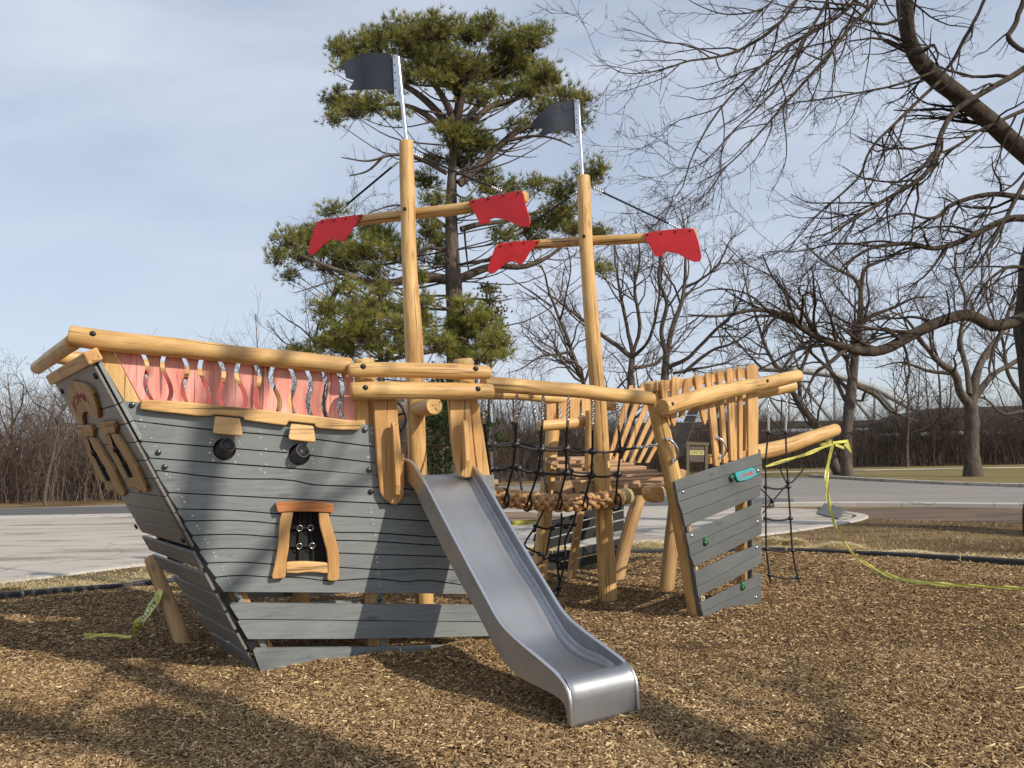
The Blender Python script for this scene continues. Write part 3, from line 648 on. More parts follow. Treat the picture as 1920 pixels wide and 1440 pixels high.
# hull and its screw heads are one part
bm = bmesh.new(); bm.from_mesh(hull.data); nm = len(hull.data.materials)
hull.data.materials.append(MATS['screw']); me2 = scr.data; me2.polygons.foreach_set('material_index', [nm] * len(me2.polygons)); bm.from_mesh(me2); bm.to_mesh(hull.data); bm.free()
bpy.data.objects.remove(scr)
def adopt(o, parent=ship):
    o.data.transform(Matrix.Translation(-Vector(parent.location))); o.parent = parent
adopt(hull); hull['label'] = 'near hull side of grey stained wavy planks'
far = hull_side().build('hull_side', ship, mirror=MIR)
for mr in (None, MIR):
    adopt(seam_blocker(mr))
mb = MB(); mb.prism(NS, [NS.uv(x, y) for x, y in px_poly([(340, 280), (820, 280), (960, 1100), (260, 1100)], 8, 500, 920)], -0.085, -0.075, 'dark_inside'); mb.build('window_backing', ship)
# battens behind the planks, near side
def hullposts(mirror=None):
    for k, (xt, yt, xb, yb, r) in enumerate([(682, 672, 712, 1230, .085), (868, 672, 905, 1220, .085)]):
        a = NS.hit(xt, yt, -0.13); b = NS.hit(xb, yb, -0.13); b = b + (b - a) * ((b.z + 0.05) / (a.z - b.z))
        log('post', [a, (a + b) / 2, b], [r, r * 1.02, r], ship, bend=0.004, mirror=mirror, chamfer=0.03)
hullposts(); 
for v0 in (VC * 2 - 0.05,):
    a = MIR(NS.hit(682, 690, -0.13)); b = MIR(NS.hit(712, 1230, -0.13)); log('post', [a, (a + b) / 2, b], [.085, .085], ship, bend=0.004)
    a = MIR(NS.hit(868, 690, -0.13)); b = MIR(NS.hit(905, 1220, -0.13)); log('post', [a, (a + b) / 2, b], [.085, .085], ship, bend=0.004)
def batten(p, q, wd, off, mat, par=ship, mirror=None, name='batten'):
    mb = MB(); a = NS.uv(*p); b = NS.uv(*q); 
    poly = [(a[0] - wd, a[1]), (b[0] - wd, b[1]), (b[0] + wd, b[1]), (a[0] + wd, a[1])]
    mb.prism(NS, poly, off[0], off[1], mat, vert=True); return mb.build(name, par, 0.004, mirror)
batten((695, 800), (722, 1235), 0.022, (-0.075, -0.034), 'grey_stain'); batten((441, 1108), (505, 1235), 0.022, (-0.075, -0.034), 'grey_stain')
batten((915, 892), (918, 1220), 0.03, (-0.075, -0.034), 'grey_stain')
a = NS.hit(425, 1095, -.13); b = NS.hit(520, 1262, -.13); mbq = MB(); 
batten((432, 1095), (506, 1245), 0.075, (-0.16, -0.078), 'board_wood', name='post'); batten((704, 1100), (712, 1235), 0.075, (-0.16, -0.078), 'board_wood', name='post')
for (px, py) in [(248, 759), (297, 848), (309, 875), (684, 806), (692, 881), (695, 922), (718, 1182), (711, 1123), (910, 912)]:
    o = bolt(NS, px, py, 0.0, ship, 'bolt_grey' if px != 695 else 'bolt_black', 0.0215, 0.016)
for (px, py) in [(446, 1121), (711, 1124)]: bolt(NS, px, py, -0.034, ship, 'bolt_grey', 0.02, 0.012)

# --- cap beam, eyelid boards, cannons
cap = [(265, 749), (330, 752), (402, 759), (470, 766), (540, 774), (600, 781), (678, 791), (680, 800), (672, 806), (640, 806), (600, 803), (592, 801), (590, 795), (541, 790), (537, 798), (520, 796), (490, 792), (458, 788), (456, 782), (400, 777), (396, 780), (370, 780), (330, 775), (290, 771), (262, 767)]
mb = MB(); mb.prism(NS, [NS.uv(x, y, 0.055) for x, y in cap], -0.02, 0.055, 'pale_wood'); mb.build('cap_beam', ship, 0.012)
for poly in ([(405, 780), (448, 784), (450, 786), (455, 813), (452, 817), (402, 812), (399, 808), (403, 782)], [(547, 794), (586, 798), (588, 800), (592, 826), (589, 829), (544, 824), (541, 820), (545, 796)]):
    ly = Plane(NS.pt(*NS.uv(*poly[0])) + NS.n * 0.03, NS.x, NS.y + NS.n * -0.32)
    mb = MB(); mb.prism(ly, [ly.uv(x, y, 0.028) for x, y in poly], 0.0, 0.028, 'pale_wood', vert=False); mb.build('gun_port_lid', ship, 0.006)
for cx, cy, mx_, my_ in CAN:
    b = NS.hit(mx_ + 1, my_, 0.085); a = b - (NS.n * 0.85 + NS.x * 0.30 + NS.y * 0.42).normalized() * 0.24; c = NS.hit(cx - 1, cy + 3, -0.02)
    mb = MB(); d = (b - a).normalized()
    mb.tube([a, b - d * 0.02, b, b, b - d * 0.15], [0.062, 0.058, 0.056, 0.046, 0.046], 'cannon_plastic', 28, False)
    mb.tube([b - d * 0.012, b - d * 0.10], [0.0455, 0.043], 'dark_inside', 28, False)  # bore shade put into the colour: near-black tube darkens the mouth
    mb.tube([b + (NS.x.lerp(NS.n, 0)) * 0 + d.orthogonal().normalized() * math.cos(q) * 0.051 + d.cross(d.orthogonal().normalized()) * math.sin(q) * 0.051 for q in np.linspace(0, 6.2832, 29)], 0.006, 'cannon_plastic', 8, False)
    mb.tube([b - d * 0.15, b - d * 0.152], [0.047, 0.001], 'dark_inside', 28, False)
    o = mb.build('cannon', ship)
    mb = MB(); mb.tube([NS.hit(cx, cy, -0.05), NS.hit(cx, cy, -0.001)], [0.052, 0.0835], 'dark_inside', 28, False)
    mb.build('gun_port_cup', ship)
# --- hull window with rope netting
for (nm, pts, o0, o1, mt, vt) in [
  ('window_head', [(130, 190), (200, 178), (350, 165), (560, 160), (800, 170), (900, 180), (1005, 200), (1010, 260), (1000, 335), (800, 322), (600, 314), (350, 316), (180, 330), (165, 325)], 0.0, 0.062, 'orange_wood', False),
  ('window_jamb', [(230, 322), (400, 320), (375, 480), (350, 600), (342, 740), (335, 850), (318, 960), (300, 1050), (290, 1180), (287, 1280), (270, 1310), (180, 1322), (100, 1330), (80, 1310), (82, 1270), (110, 1150), (150, 950), (172, 800), (180, 700), (188, 560), (200, 430)], 0.0, 0.05, 'board_wood', True),
  ('window_jamb', [(780, 330), (930, 335), (945, 410), (960, 480), (1010, 640), (1040, 740), (1062, 820), (1082, 920), (1092, 1030), (1092, 1200), (1085, 1320), (1070, 1350), (1000, 1358), (930, 1352), (908, 1330), (912, 1260), (922, 1180), (920, 1060), (900, 900), (860, 760), (835, 660), (810, 580), (790, 480)], 0.0, 0.05, 'board_wood', True),
  ('window_sill', [(300, 1080), (400, 1070), (500, 1066), (600, 1066), (700, 1072), (915, 1087), (920, 1240), (860, 1240), (800, 1230), (700, 1224), (620, 1224), (530, 1232), (450, 1242), (295, 1237), (290, 1150)], 0.0, 0.046, 'pale_wood', False)]:
    mb = MB(); mb.prism(NS, [NS.uv(x, y, o1) for x, y in px_poly(pts, 8, 500, 920)], o0 + 0.001, o1, mt, vt); mb.build(nm, ship, 0.008)
net = MB()
cd = [((497, 300), (497, 563), (490, 833), (492, 1100)), ((662, 300), (660, 558), (685, 825), (705, 1100)), ((340, 563), (497, 563), (660, 558), (830, 560)), ((320, 830), (490, 833), (685, 825), (900, 820))]
for c in cd: net.tube([NS.hit(*px_poly([p], 8, 500, 920)[0], -0.05) for p in c], 0.008, 'black_rope', 8)
netw = net.build('window_net', ship)
for p in [(497, 563), (660, 558), (490, 833), (685, 825)]:
    mb = MB(); q = px_poly([p], 8, 500, 920)[0]; c = NS.hit(*q, -0.035)
    mb.tube([c + NS.x * math.cos(a) * 0.021 + NS.y * math.sin(a) * 0.021 for a in np.linspace(0, 2 * math.pi, 21)], 0.0042, 'chain', 8, False); mb.build('net_ring', netw)

# --- red slatted bulwark
def slat_bulwark(mirror=None):
    tops = [263, 309, 342, 379, 411, 448, 478, 512, 544, 575, 604, 635]; bots = [286, 316, 352, 387, 420, 456, 487, 520, 553, 585, 615, 645]
    def yt(x): return float(np.interp(x, [205, 660], [648, 703]))
    def yb(x): return float(np.interp(x, [262, 668], [754, 797]))
    def slot(i, s, side):
        x = tops[i] + (bots[i] - tops[i]) * s
        A = 6.5 * math.sin(2 * math.pi * (s * 1.08 - 0.02)) * (1 if i % 2 == 0 else -1) if i < 9 else 5.0 * math.sin(2 * math.pi * (s * 1.05)) 
        return x + A + side * 4.3
    ss = np.linspace(0, 1, 15)
    for i in range(13):
        if i == 0: Lp = [(208, yt(208)), (265, yb(265))]
        else: Lp = [(slot(i - 1, s, 1), yt(slot(i - 1, s, 1)) * (1 - s) + yb(slot(i - 1, s, 1)) * s) for s in ss]
        if i == 12: Rp = [(662, yt(662)), (667, yb(667))]
        else: Rp = [(slot(i, s, -1), yt(slot(i, s, -1)) * (1 - s) + yb(slot(i, s, -1)) * s) for s in ss]
        mb = MB(); mb.prism(NS, [NS.uv(x, y, -0.02) for x, y in Lp + Rp[::-1]], -0.05, -0.02, 'red_wood_shaded' if mirror else 'red_wood', True); mb.build('baluster', ship, 0.004, mirror)
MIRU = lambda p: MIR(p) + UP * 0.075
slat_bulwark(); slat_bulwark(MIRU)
# raking corner board by the stern
for mr in (None, MIR):
    mb = MB(); mb.prism(NS, [NS.uv(x, y, -0.02) for x, y in [(174, 655), (209, 652), (262, 752), (290, 800), (250, 800), (222, 752)]], -0.07, -0.022, 'pale_wood', True)
    mb.build('corner_board', ship, 0.006, mr)
mb = MB(); mb.prism(NS, [NS.uv(x, y, -0.02) for x, y in [(664, 745), (690, 745), (692, 800), (668, 800)]], -0.07, -0.022, 'pale_wood', True); mb.build('corner_board', ship, 0.005)
# top rails
for mr in (None, MIR):
    P = [NS.hit(x, y, 0.035) for x, y in [(130, 629), (200, 638), (330, 651), (470, 668), (590, 680), (658, 687)]]
    log('top_rail', P, [.074, .072, .074, .068, .070, .066], ship, mirror=mr and MIRU, bend=0.004, wob=0.04)
bolt(NS, 174, 626, 0.10, ship)
# --- transom
rt = Vector((-0.57, 0.82, 0)).normalized()
c0 = NS.hit(150, 655, 0.0)
log('stern_rail', [NS.hit(136, 642, -0.02) - rt * 0.05, NS.hit(136, 642, -0.02) + rt * 0.95, NS.hit(136, 642, -0.02) + rt * 2.05], [.058, .062, .058], ship)
def TRp(px, py, off=0.0): return TR.uv(px, py, off)
# transom boards: near end runs down the raked corner; the far end mirrors it and is cut to a V near the ground
Hmax = TR.uv(168, 684)[1]
def near_end(h): return -0.02
hs = [0.0, .19, .37, .54, .71, .88]   # spaced lower boards
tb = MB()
def tr_board(h0, h1, g=0.004, off=(-0.020, 0.0), mat='grey_stain_shaded', wfar=None, slope=0.0, xn=-0.035):
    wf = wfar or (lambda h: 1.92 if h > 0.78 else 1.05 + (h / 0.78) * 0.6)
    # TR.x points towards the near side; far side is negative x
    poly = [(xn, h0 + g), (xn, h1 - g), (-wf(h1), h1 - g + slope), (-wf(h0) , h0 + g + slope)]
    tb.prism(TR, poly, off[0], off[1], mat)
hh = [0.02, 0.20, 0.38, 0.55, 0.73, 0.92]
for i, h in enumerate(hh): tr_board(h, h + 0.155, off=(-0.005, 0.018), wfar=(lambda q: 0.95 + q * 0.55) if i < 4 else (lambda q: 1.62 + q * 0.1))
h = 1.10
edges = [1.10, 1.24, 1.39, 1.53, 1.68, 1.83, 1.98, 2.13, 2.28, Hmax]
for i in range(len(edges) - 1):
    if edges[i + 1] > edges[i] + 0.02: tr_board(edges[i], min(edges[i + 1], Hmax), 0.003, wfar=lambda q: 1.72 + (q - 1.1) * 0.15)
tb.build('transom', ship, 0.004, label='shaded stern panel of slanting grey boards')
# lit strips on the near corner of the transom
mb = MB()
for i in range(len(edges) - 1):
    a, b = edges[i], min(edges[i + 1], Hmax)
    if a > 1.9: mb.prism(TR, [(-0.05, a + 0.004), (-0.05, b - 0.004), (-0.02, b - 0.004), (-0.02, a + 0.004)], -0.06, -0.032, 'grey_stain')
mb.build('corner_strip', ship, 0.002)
mb = MB(); mb.prism(TR, [(-0.05, 1.1), (-0.05, Hmax), (-1.7, Hmax), (-1.6, 1.1)], -0.034, -0.024, 'dark_inside'); mb.build('transom_seam_blocker', ship)  # black sheet added to stop light leaking through the transom gaps
# heavy cross beam at the head of the transom
mb = MB(); hb = Hmax + 0.055; mb.prism(TR, [(0.03, Hmax - 0.005), (0.03, hb + 0.035), (-1.98, hb + 0.035), (-1.98, Hmax - 0.005)], -0.07, 0.035, 'board_wood'); mb.build('cross_beam', ship, 0.012)
for x in (-0.12, -1.75):
    c = TR.pt(x, Hmax - 0.09, 0.0); mb = MB(); mb.tube([c, c + TR.n * 0.018], [.026, .02], 'bolt_black', 12); mb.build('bolt', ship)
    c = TR.pt(x - 0.05, 1.16, 0.0); mb = MB(); mb.tube([c, c + TR.n * 0.018], [.026, .02], 'bolt_black', 12); mb.build('bolt', ship)
# carved crest and the two stern windows on the transom, traced where they lie on the board
def carve_piece(name, pts, o0, o1, mat, vert=True, sc=9.6, ox=90, oy=680, bev=0.006, par=ship):
    mb = MB(); mb.prism(TR, [TR.uv(x, y, o1) for x, y in px_poly(pts, sc, ox, oy)], o0, o1, mat, vert); return mb.build(name, par, bev)
crest = carve_piece('carved_crest', [(400, 330), (470, 350), (620, 380), (740, 450), (800, 560), (850, 720), (890, 870), (905, 1010), (800, 1010), (760, 960), (700, 880), (640, 890), (610, 960), (640, 1130), (560, 1090), (480, 1000), (420, 880), (370, 740), (350, 560), (370, 420)], 0.001, 0.030, 'log_wood_dull_shaded')
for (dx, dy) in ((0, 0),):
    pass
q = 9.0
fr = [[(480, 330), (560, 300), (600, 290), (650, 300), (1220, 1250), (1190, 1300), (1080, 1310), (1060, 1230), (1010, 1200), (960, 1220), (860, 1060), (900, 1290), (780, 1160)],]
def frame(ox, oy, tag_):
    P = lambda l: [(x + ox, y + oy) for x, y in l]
    carve_piece('window_head', P([(400, 115), (540, 100), (640, 110), (680, 200), (680, 295), (600, 290), (500, 325), (450, 300), (420, 220)]), 0.001, 0.032, 'log_wood_dull_shaded', False, q, 140, 780)
    carve_piece('window_jamb', P([(500, 330), (590, 300), (660, 520), (760, 700), (860, 900), (930, 1050), (830, 1060), (740, 900), (640, 690), (560, 490)]), 0.001, 0.012, 'log_wood_dull_shaded', True, q, 140, 780)
    carve_piece('window_jamb', P([(600, 300), (700, 310), (800, 460), (920, 660), (1040, 860), (1140, 1080), (1220, 1250), (1190, 1300), (1100, 1250), (990, 1030), (900, 840), (800, 660), (680, 470)]), 0.001, 0.028, 'log_wood_dull_shaded', True, q, 140, 780)
    carve_piece('window_sill', P([(870, 1065), (990, 1030), (1100, 1250), (1080, 1310), (1060, 1230), (1010, 1195), (950, 1215), (900, 1180)]), 0.001, 0.024, 'log_wood_dull_shaded', False, q, 140, 780)
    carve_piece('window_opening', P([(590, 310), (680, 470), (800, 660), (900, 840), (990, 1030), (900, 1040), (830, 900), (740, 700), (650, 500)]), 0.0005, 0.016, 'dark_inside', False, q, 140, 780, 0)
    m_ = MB()
    for (a, b) in [(680, 565), (830, 810)]:
        c = TR.hit(140 + (a + ox) / q + 3, 780 + (b + oy) / q, 0.03); m_.ball(c, 0.03, 'black_rope')
    m_.tube([TR.hit(140 + (x + ox) / q, 780 + (y + oy) / q, 0.022) for x, y in [(610, 330), (690, 580), (830, 810), (950, 1030)]], 0.009, 'black_rope', 8)
    m_.build('window_net', ship)
frame(0, 0, 'a'); frame(-375, 60, 'b')
# lettering carved in an arc on the crest
vs, fs = text_mesh('KOMPAN', 1.0)
xs = [v.x for v in vs]; x0, x1 = min(xs), max(xs)
arc = [(440, 760), (455, 640), (520, 560), (600, 560), (680, 620), (760, 790)]
AP = resample([(x, y, 0) for x, y in arc], 60); mb = MB(); vv = []
for v in vs:
    s = (v.x - x0) / (x1 - x0) * 0.98; i = s * 59; k = min(int(i), 58); P = AP[k] + (AP[k + 1] - AP[k]) * (i - k)
    d = np.array([AP[59][0] - AP[0][0], AP[59][1] - AP[0][1]]); h = (v.y + 0.35) / 0.7
    x = P[0] + 70 * (1 - h) * 1.0; y = P[1] + 150 * (1 - h)
    vv.append(TR.hit(90 + x / 9.6, 680 + y / 9.6, 0.0325))
mb.add(vv, fs, 'carved_red')
for e in (0.004, -0.004): mb.add([v + TR.x * e + TR.n * 0.0006 for v in vv], fs, 'carved_red')
mb.build('carved_lettering', crest)

# --- stern platform deck and inner works
dk = MB()
for i in range(11):
    v0 = 0.10 + i * 0.18
    dk.box(S(1.0, v0 + 0.08, 1.37), DA * 1.15, DB * 0.078, UP * 0.022, 'deck_wood')
dk.build('deck', ship, 0.005)
mb = MB(); mb.box(S(1.95, 1.05, 1.28), DA * 0.05, DB * 1.1, UP * 0.07, 'deck_wood'); mb.build('deck_beam', ship, 0.005)
mb = MB(); mb.box(S(-0.1, 1.05, 1.28), DA * 0.05, DB * 1.0, UP * 0.07, 'deck_wood'); mb.build('deck_beam', ship, 0.005)
# --- gate beside the slide
Z6 = lambda pts: px_poly(pts, 4.8, 640, 660)
Z2 = lambda pts: px_poly(pts, 3.79, 520, 620)
mb = MB(); mb.prism(NS, [NS.uv(x, y, 0.065) for x, y in Z6([(288, 380), (497, 380), (510, 560), (520, 700), (540, 900), (560, 1120), (566, 1270), (555, 1315), (520, 1360), (490, 1378), (440, 1362), (380, 1312), (350, 1260), (340, 1150), (325, 1000), (308, 760), (296, 560)])], 0.004, 0.065, 'board_wood', True); mb.build('gate_board', ship, 0.01)
mb = MB(); mb.prism(NS, [NS.uv(x, y, 0.065) for x, y in Z2([(1213, 440), (1365, 440), (1385, 700), (1405, 900), (1418, 1010), (1400, 1040), (1340, 1046), (1290, 1030), (1262, 930), (1240, 760)])], 0.004, 0.065, 'board_wood', True); mb.build('gate_board', ship, 0.01)
mb = MB(); mb.prism(NS, [NS.uv(x, y, 0.0) for x, y in Z2([(1366, 440), (1418, 440), (1440, 560), (1475, 780), (1512, 1020), (1518, 1100), (1436, 1100), (1405, 860), (1385, 680)])], -0.07, -0.002, 'board_wood', True); mb.build('gate_board', ship, 0.01)
def fin(pts_front, depth=0.11):
    """grab fin standing out of a gate board: pts are (px,py) along its front edge"""
    top, bot = pts_front; t = NS.uv(*top, 0.065); b = NS.uv(*bot, 0.065)
    pl = Plane(NS.pt(t[0], t[1], 0.065), NS.n, NS.pt(t[0], t[1]) - NS.pt(b[0], b[1]))
    h = (NS.pt(*t) - NS.pt(*b)).length
    prof = [(0, -h), (depth * 0.75, -h), (depth, -h * 0.86), (depth, -0.10), (depth * 0.93, -0.035), (depth * 0.7, -0.004), (depth * 0.4, -0.01), (0, -0.05)]
    mb = MB(); mb.prism(pl, prof, -0.019, 0.019, 'board_wood', True); mb.build('grab_handle', ship, 0.006)
fin(((735, 790), (742, 926))); fin(((866, 786), (871, 874)))
for (yl, pts, r) in (('u', [(652, 694), (720, 693), (800, 695), (860, 697), (919, 699)], [.056, .063, .06, .062, .052]), ('l', [(656, 733), (720, 732), (800, 733), (860, 734), (924, 734)], [.066, .073, .07, .072, .06])):
    P = [NS.hit(x, y, 0.135 if yl == 'l' else 0.12) for x, y in pts]; log('gate_rail', P, r, ship, wob=0.05, sides=18, chamfer=0.02)
for p in [(681, 687), (892, 691)]: bolt(NS, p[0], p[1], 0.172, ship)
for p in [(685, 727), (896, 729)]: bolt(NS, p[0], p[1], 0.196, ship)
# --- masts, yards, sails, flags
def axp(px, py): return AX.hit(px, py)
def mast(pts, r):
    P = [axp(x, y) for x, y in pts]; b = P[0]; b = Vector((b.x, b.y, -0.05)); P[0] = b
    return log('mast', P, r, ship, wob=0.03, bend=0.005, chamfer=0.015, sides=24), P
m1, P1 = mast([(797, 1165), (793, 1010), (783, 860), (778, 745), (776, 665), (769, 520), (766, 400), (762, 265)], [.088, .088, .089, .088, .092, .077, .074, .072])
m2, P2 = mast([(1141, 1115), (1137, 1035), (1132, 940), (1127, 850), (1119, 730), (1112, 640), (1104, 520), (1098, 430), (1094, 330)], [.098, .096, .094, .092, .088, .084, .080, .077, .074])
def rig(yd, mp, ys, rr, sails, flagpoly, fsc, pole, flag_sc, boltp, stays):
    yv = Vector((yd[0], yd[1], 0)).normalized(); base = AX.hit(*mp)
    pl = Plane(Vector((base.x, base.y, 0)) + Vector((yv.y, -yv.x, 0)) * 0.0, yv)
    # the yard is bolted behind the mast
    off = -0.11
    log('yard', [pl.hit(x, y, off) for x, y in ys], rr, ship, wob=0.03, chamfer=0.01, sides=16, mat='log_wood')
    for k, (pts, cv) in enumerate(sails):
        q = px_poly(pts, *fsc); mb = MB(); o = off + 0.062
        mb.prism(pl, [pl.uv(x, y, o) for x, y in q], o - 0.008, o + 0.008, 'sail_red'); sl = mb.build('sail', ship, 0.003)
        for (x, y) in px_poly(cv, *fsc):
            bolt(pl, x, y + 2.5, o + 0.008, sl, 'bolt_black', 0.011, 0.01)
    a, b = pole; A = AX.hit(*a); B = AX.hit(*b); B2 = B + (B - A).normalized() * 0.15
    mb = MB(); mb.tube([A, (A + B) / 2, B2], 0.021, 'galv_tube', 14); fp = mb.build('flag_pole', ship)
    pf = Plane(A, yv, A - B)
    q = px_poly(flagpoly, *flag_sc); mb = MB(); P = [pf.uv(x, y) for x, y in q]
    # flag plate bent in a shallow wave: laid as strips between its top and bottom edge
    mb.prism(pf, P, -0.006, 0.006, 'flag_dark'); fo = mb.build('flag', ship)
    bm = bmesh.new(); bm.from_mesh(fo.data)
    ym = pf.x; org = A - Vector(ship.location)
    for k in range(1, 14):
        xk = -k * 0.07
        bmesh.ops.bisect_plane(bm, geom=bm.verts[:] + bm.edges[:] + bm.faces[:], plane_co=org + ym * xk, plane_no=ym)
    for v in bm.verts:
        xk = -(v.co - org).dot(ym); v.co += pf.n * (0.09 * math.sin(xk * 5.2) * min(1, xk * 3))
    for f in bm.faces: f.smooth = True
    bm.to_mesh(fo.data); bm.free(); es = fo.modifiers.new('edge', 'EDGE_SPLIT'); es.split_angle = rad(40)
    mb = MB(); u0 = P[flagpoly.index(boltp[0])]; u1 = P[flagpoly.index(boltp[1])]
    mb.prism(pf, [(u0[0] - 0.012, u0[1] + 0.02), (u0[0] + 0.045, u0[1] + 0.02), (u1[0] + 0.045, u1[1] - 0.06), (u1[0] - 0.012, u1[1] - 0.05)], 0.010, 0.018, 'galv_tube'); 
    for k in range(6):
        t_ = k / 5; c = pf.pt(u0[0] + (u1[0] - u0[0]) * t_ + 0.005, u0[1] + (u1[1] - u0[1]) * t_, 0.018); mb.tube([c, c + pf.n * 0.006], 0.007, 'bolt_grey', 8)
    mb.build('flag_clamp', ship, 0.002)
    for (s, e, on) in stays:
        a_ = AX.hit(*s); b_ = pl.hit(*e, off + 0.0); mb = MB(); dd = (b_ - a_)
        mb.tube([a_ + dd * t for t in (0.12, 0.5, 0.88)], 0.011, 'black_rope', 8)
        for t0, t1 in ((0, 0.12), (0.88, 1.0)):
            for k in range(5): 
                c = a_ + dd * (t0 + (t1 - t0) * (k + 0.5) / 5); mb.ball(c, 0.011, 'chain', 6, (1, 1, 1.6), 4)
        mb.build('stay_rope', ship)
rig((0.9, -0.43), (767, 401), [(600, 431), (680, 413), (767, 402), (880, 389), (988, 369)], [.05, .056, .058, .058, .055],
    [([(100, 770), (180, 760), (280, 747), (268, 770), (235, 810), (220, 832), (200, 860), (182, 868), (172, 858), (160, 855), (140, 860), (110, 880), (90, 900), (65, 925), (50, 924), (43, 905), (50, 870), (60, 840), (68, 810), (80, 785)], [(105, 775), (155, 766), (205, 760), (265, 751)]),
     ([(740, 690), (830, 672), (900, 657), (965, 645), (978, 655), (985, 690), (992, 720), (1005, 760), (1009, 785), (1000, 803), (975, 803), (950, 795), (930, 785), (890, 768), (855, 763), (835, 768), (828, 785), (805, 793), (790, 788), (778, 765), (765, 738), (748, 712)], [(760, 686), (825, 674), (892, 659), (957, 648)])],
    [(418, 65), (425, 235), (412, 222), (400, 214), (370, 207), (330, 215), (270, 213), (235, 209), (218, 203), (245, 180), (250, 168), (225, 160), (200, 150), (197, 135), (195, 118), (182, 110), (145, 100), (170, 92), (200, 85), (260, 70), (330, 53), (380, 50)],
    (2.322, 560, 80), ((746, 107), (762, 265)), (2.322, 560, 80), ((418, 65), (425, 235)), [((748, 302), (638, 394), 0), ((774, 288), (942, 359), 0)])
rig((0.96, -0.27), (1100, 452), [(930, 466), (1015, 458), (1100, 452), (1200, 447), (1306, 436)], [.046, .054, .056, .056, .055],
    [([(85, 712), (160, 702), (272, 697), (258, 715), (240, 735), (225, 750), (205, 785), (190, 803), (172, 807), (160, 792), (130, 795), (100, 815), (70, 840), (50, 850), (36, 840), (37, 815), (45, 790), (55, 765), (65, 735)], [(92, 718), (140, 709), (198, 703), (258, 701)]),
     ([(735, 668), (800, 655), (870, 648), (945, 643), (962, 648), (975, 680), (985, 710), (993, 750), (997, 775), (990, 792), (965, 795), (930, 780), (890, 757), (850, 748), (832, 752), (820, 768), (805, 773), (785, 765), (770, 735), (750, 700)], [(755, 667), (815, 660), (880, 652), (945, 648)])],
    [(430, 75), (437, 235), (422, 220), (408, 210), (380, 205), (350, 215), (330, 225), (300, 232), (268, 235), (290, 205), (262, 200), (255, 193), (228, 186), (245, 165), (260, 150), (310, 110), (350, 86), (390, 74), (410, 71)],
    (2.4, 900, 160), ((1084, 192), (1092, 330)), (2.4, 900, 160), ((430, 75), (437, 235)), [((1082, 360), (968, 439), 0), ((1112, 352), (1273, 428), 0)])
bolt(Plane(AX.hit(760, 392), Vector((.9, -.43, 0))), 759, 392, 0.072, ship, r=0.02); bolt(Plane(AX.hit(1095, 443), Vector((.96, -.27, 0))), 1095, 443, 0.078, ship, r=0.02)

# --- slide
L1 = gp(1067, 1362); Wd = 0.545; sd = Vector((0.575, -0.818, 0)).normalized(); wS = Vector((-sd.y, sd.x, 0))
SL = Plane(L1, sd)       # vertical plane through the slide's left wall, x runs outwards (towards its foot)
K = lambda pts: px_poly(pts, 2.667, 740, 840)
top = [SL.uv(x, y) for x, y in K([(42, 60), (75, 68), (110, 108), (160, 190), (250, 362), (350, 550), (450, 735), (530, 875), (620, 968), (740, 1068), (815, 1135), (852, 1185), (873, 1240), (880, 1310), (886, 1390)])]
bot = [SL.uv(x, y) for x, y in K([(48, 165), (70, 175), (100, 210), (150, 318), (300, 620), (400, 800), (480, 955), (540, 1060), (620, 1142), (740, 1205), (820, 1250), (850, 1290), (860, 1330), (865, 1392)])]
N_ = 60
T_ = resample([(a, b, 0) for a, b in top], N_); B_ = resample([(a, b, 0) for a, b in bot], N_)
sl = empty('slide', L1)
sl.parent = ship; sl.location = L1 - Vector(ship.location)
mb = MB()
BW_ = Wd
def sp(a, z, lat): return L1 + sd * a + UP * z + wS * lat
# walls with real thickness
for lat0, lat1 in ((0.0, 0.006), (Wd - 0.006, Wd)):
    vs = []; gr = []
    for lat in (lat0, lat1):
        for k in range(N_):
            vs += [sp(T_[k][0], T_[k][1], lat), sp(B_[k][0], B_[k][1], lat)]; gr += [(k * .04, .2, lat), (k * .04, 0, lat)]
    n2 = 2 * N_; fs = []
    for k in range(N_ - 1):
        a = 2 * k; fs += [(a, a + 2, a + 3, a + 1), (n2 + a, n2 + a + 1, n2 + a + 3, n2 + a + 2), (a, n2 + a, n2 + a + 2, a + 2), (a + 1, a + 3, n2 + a + 3, n2 + a + 1)]
    mb.add(vs, fs, 'slide_steel', True, gr)
o = mb.build('side_wall', sl); es = o.modifiers.new('edge', 'EDGE_SPLIT'); es.split_angle = rad(35)
mb = MB()
for lat in (0.003, Wd - 0.003): mb.tube([sp(T_[k][0], T_[k][1], lat) for k in range(N_)], 0.0135, 'galv_tube', 10)
mb.build('rolled_edge', sl)
# bed: follows the lower edge, raised a little, with coved corners
bed = [(x, z) for x, z in [(-2.55, 0), ]]
bp = []
for k in range(N_):
    x, z = B_[k][0], B_[k][1]; bp.append((x, z + 0.032 + 0.023 * min(1, k / 15)))
bx = np.array([p[0] for p in bp]); bz = np.array([p[1] for p in bp])
lipx = SL.uv(*K([(885, 1235)])[0])
prof = [(-2.62, 1.44), (-2.40, 1.435)]
zt = SL.uv(797, 898)
prof = [(float(bx[0]) - 0.06, float(bz[0]) + 0.004)]
for k in range(1, N_):
    if bx[k] > prof[-1][0] + 0.02 and bx[k] < -0.16 and bz[k] > 0.1: prof.append((float(bx[k]), float(bz[k])))
prof += [(-0.10, 0.262), (-0.045, 0.250), (-0.012, 0.225), (0.004, 0.18), (0.008, 0.10), (0.010, -0.03)]
PR = resample([(a, b, 0) for a, b in prof], 70)
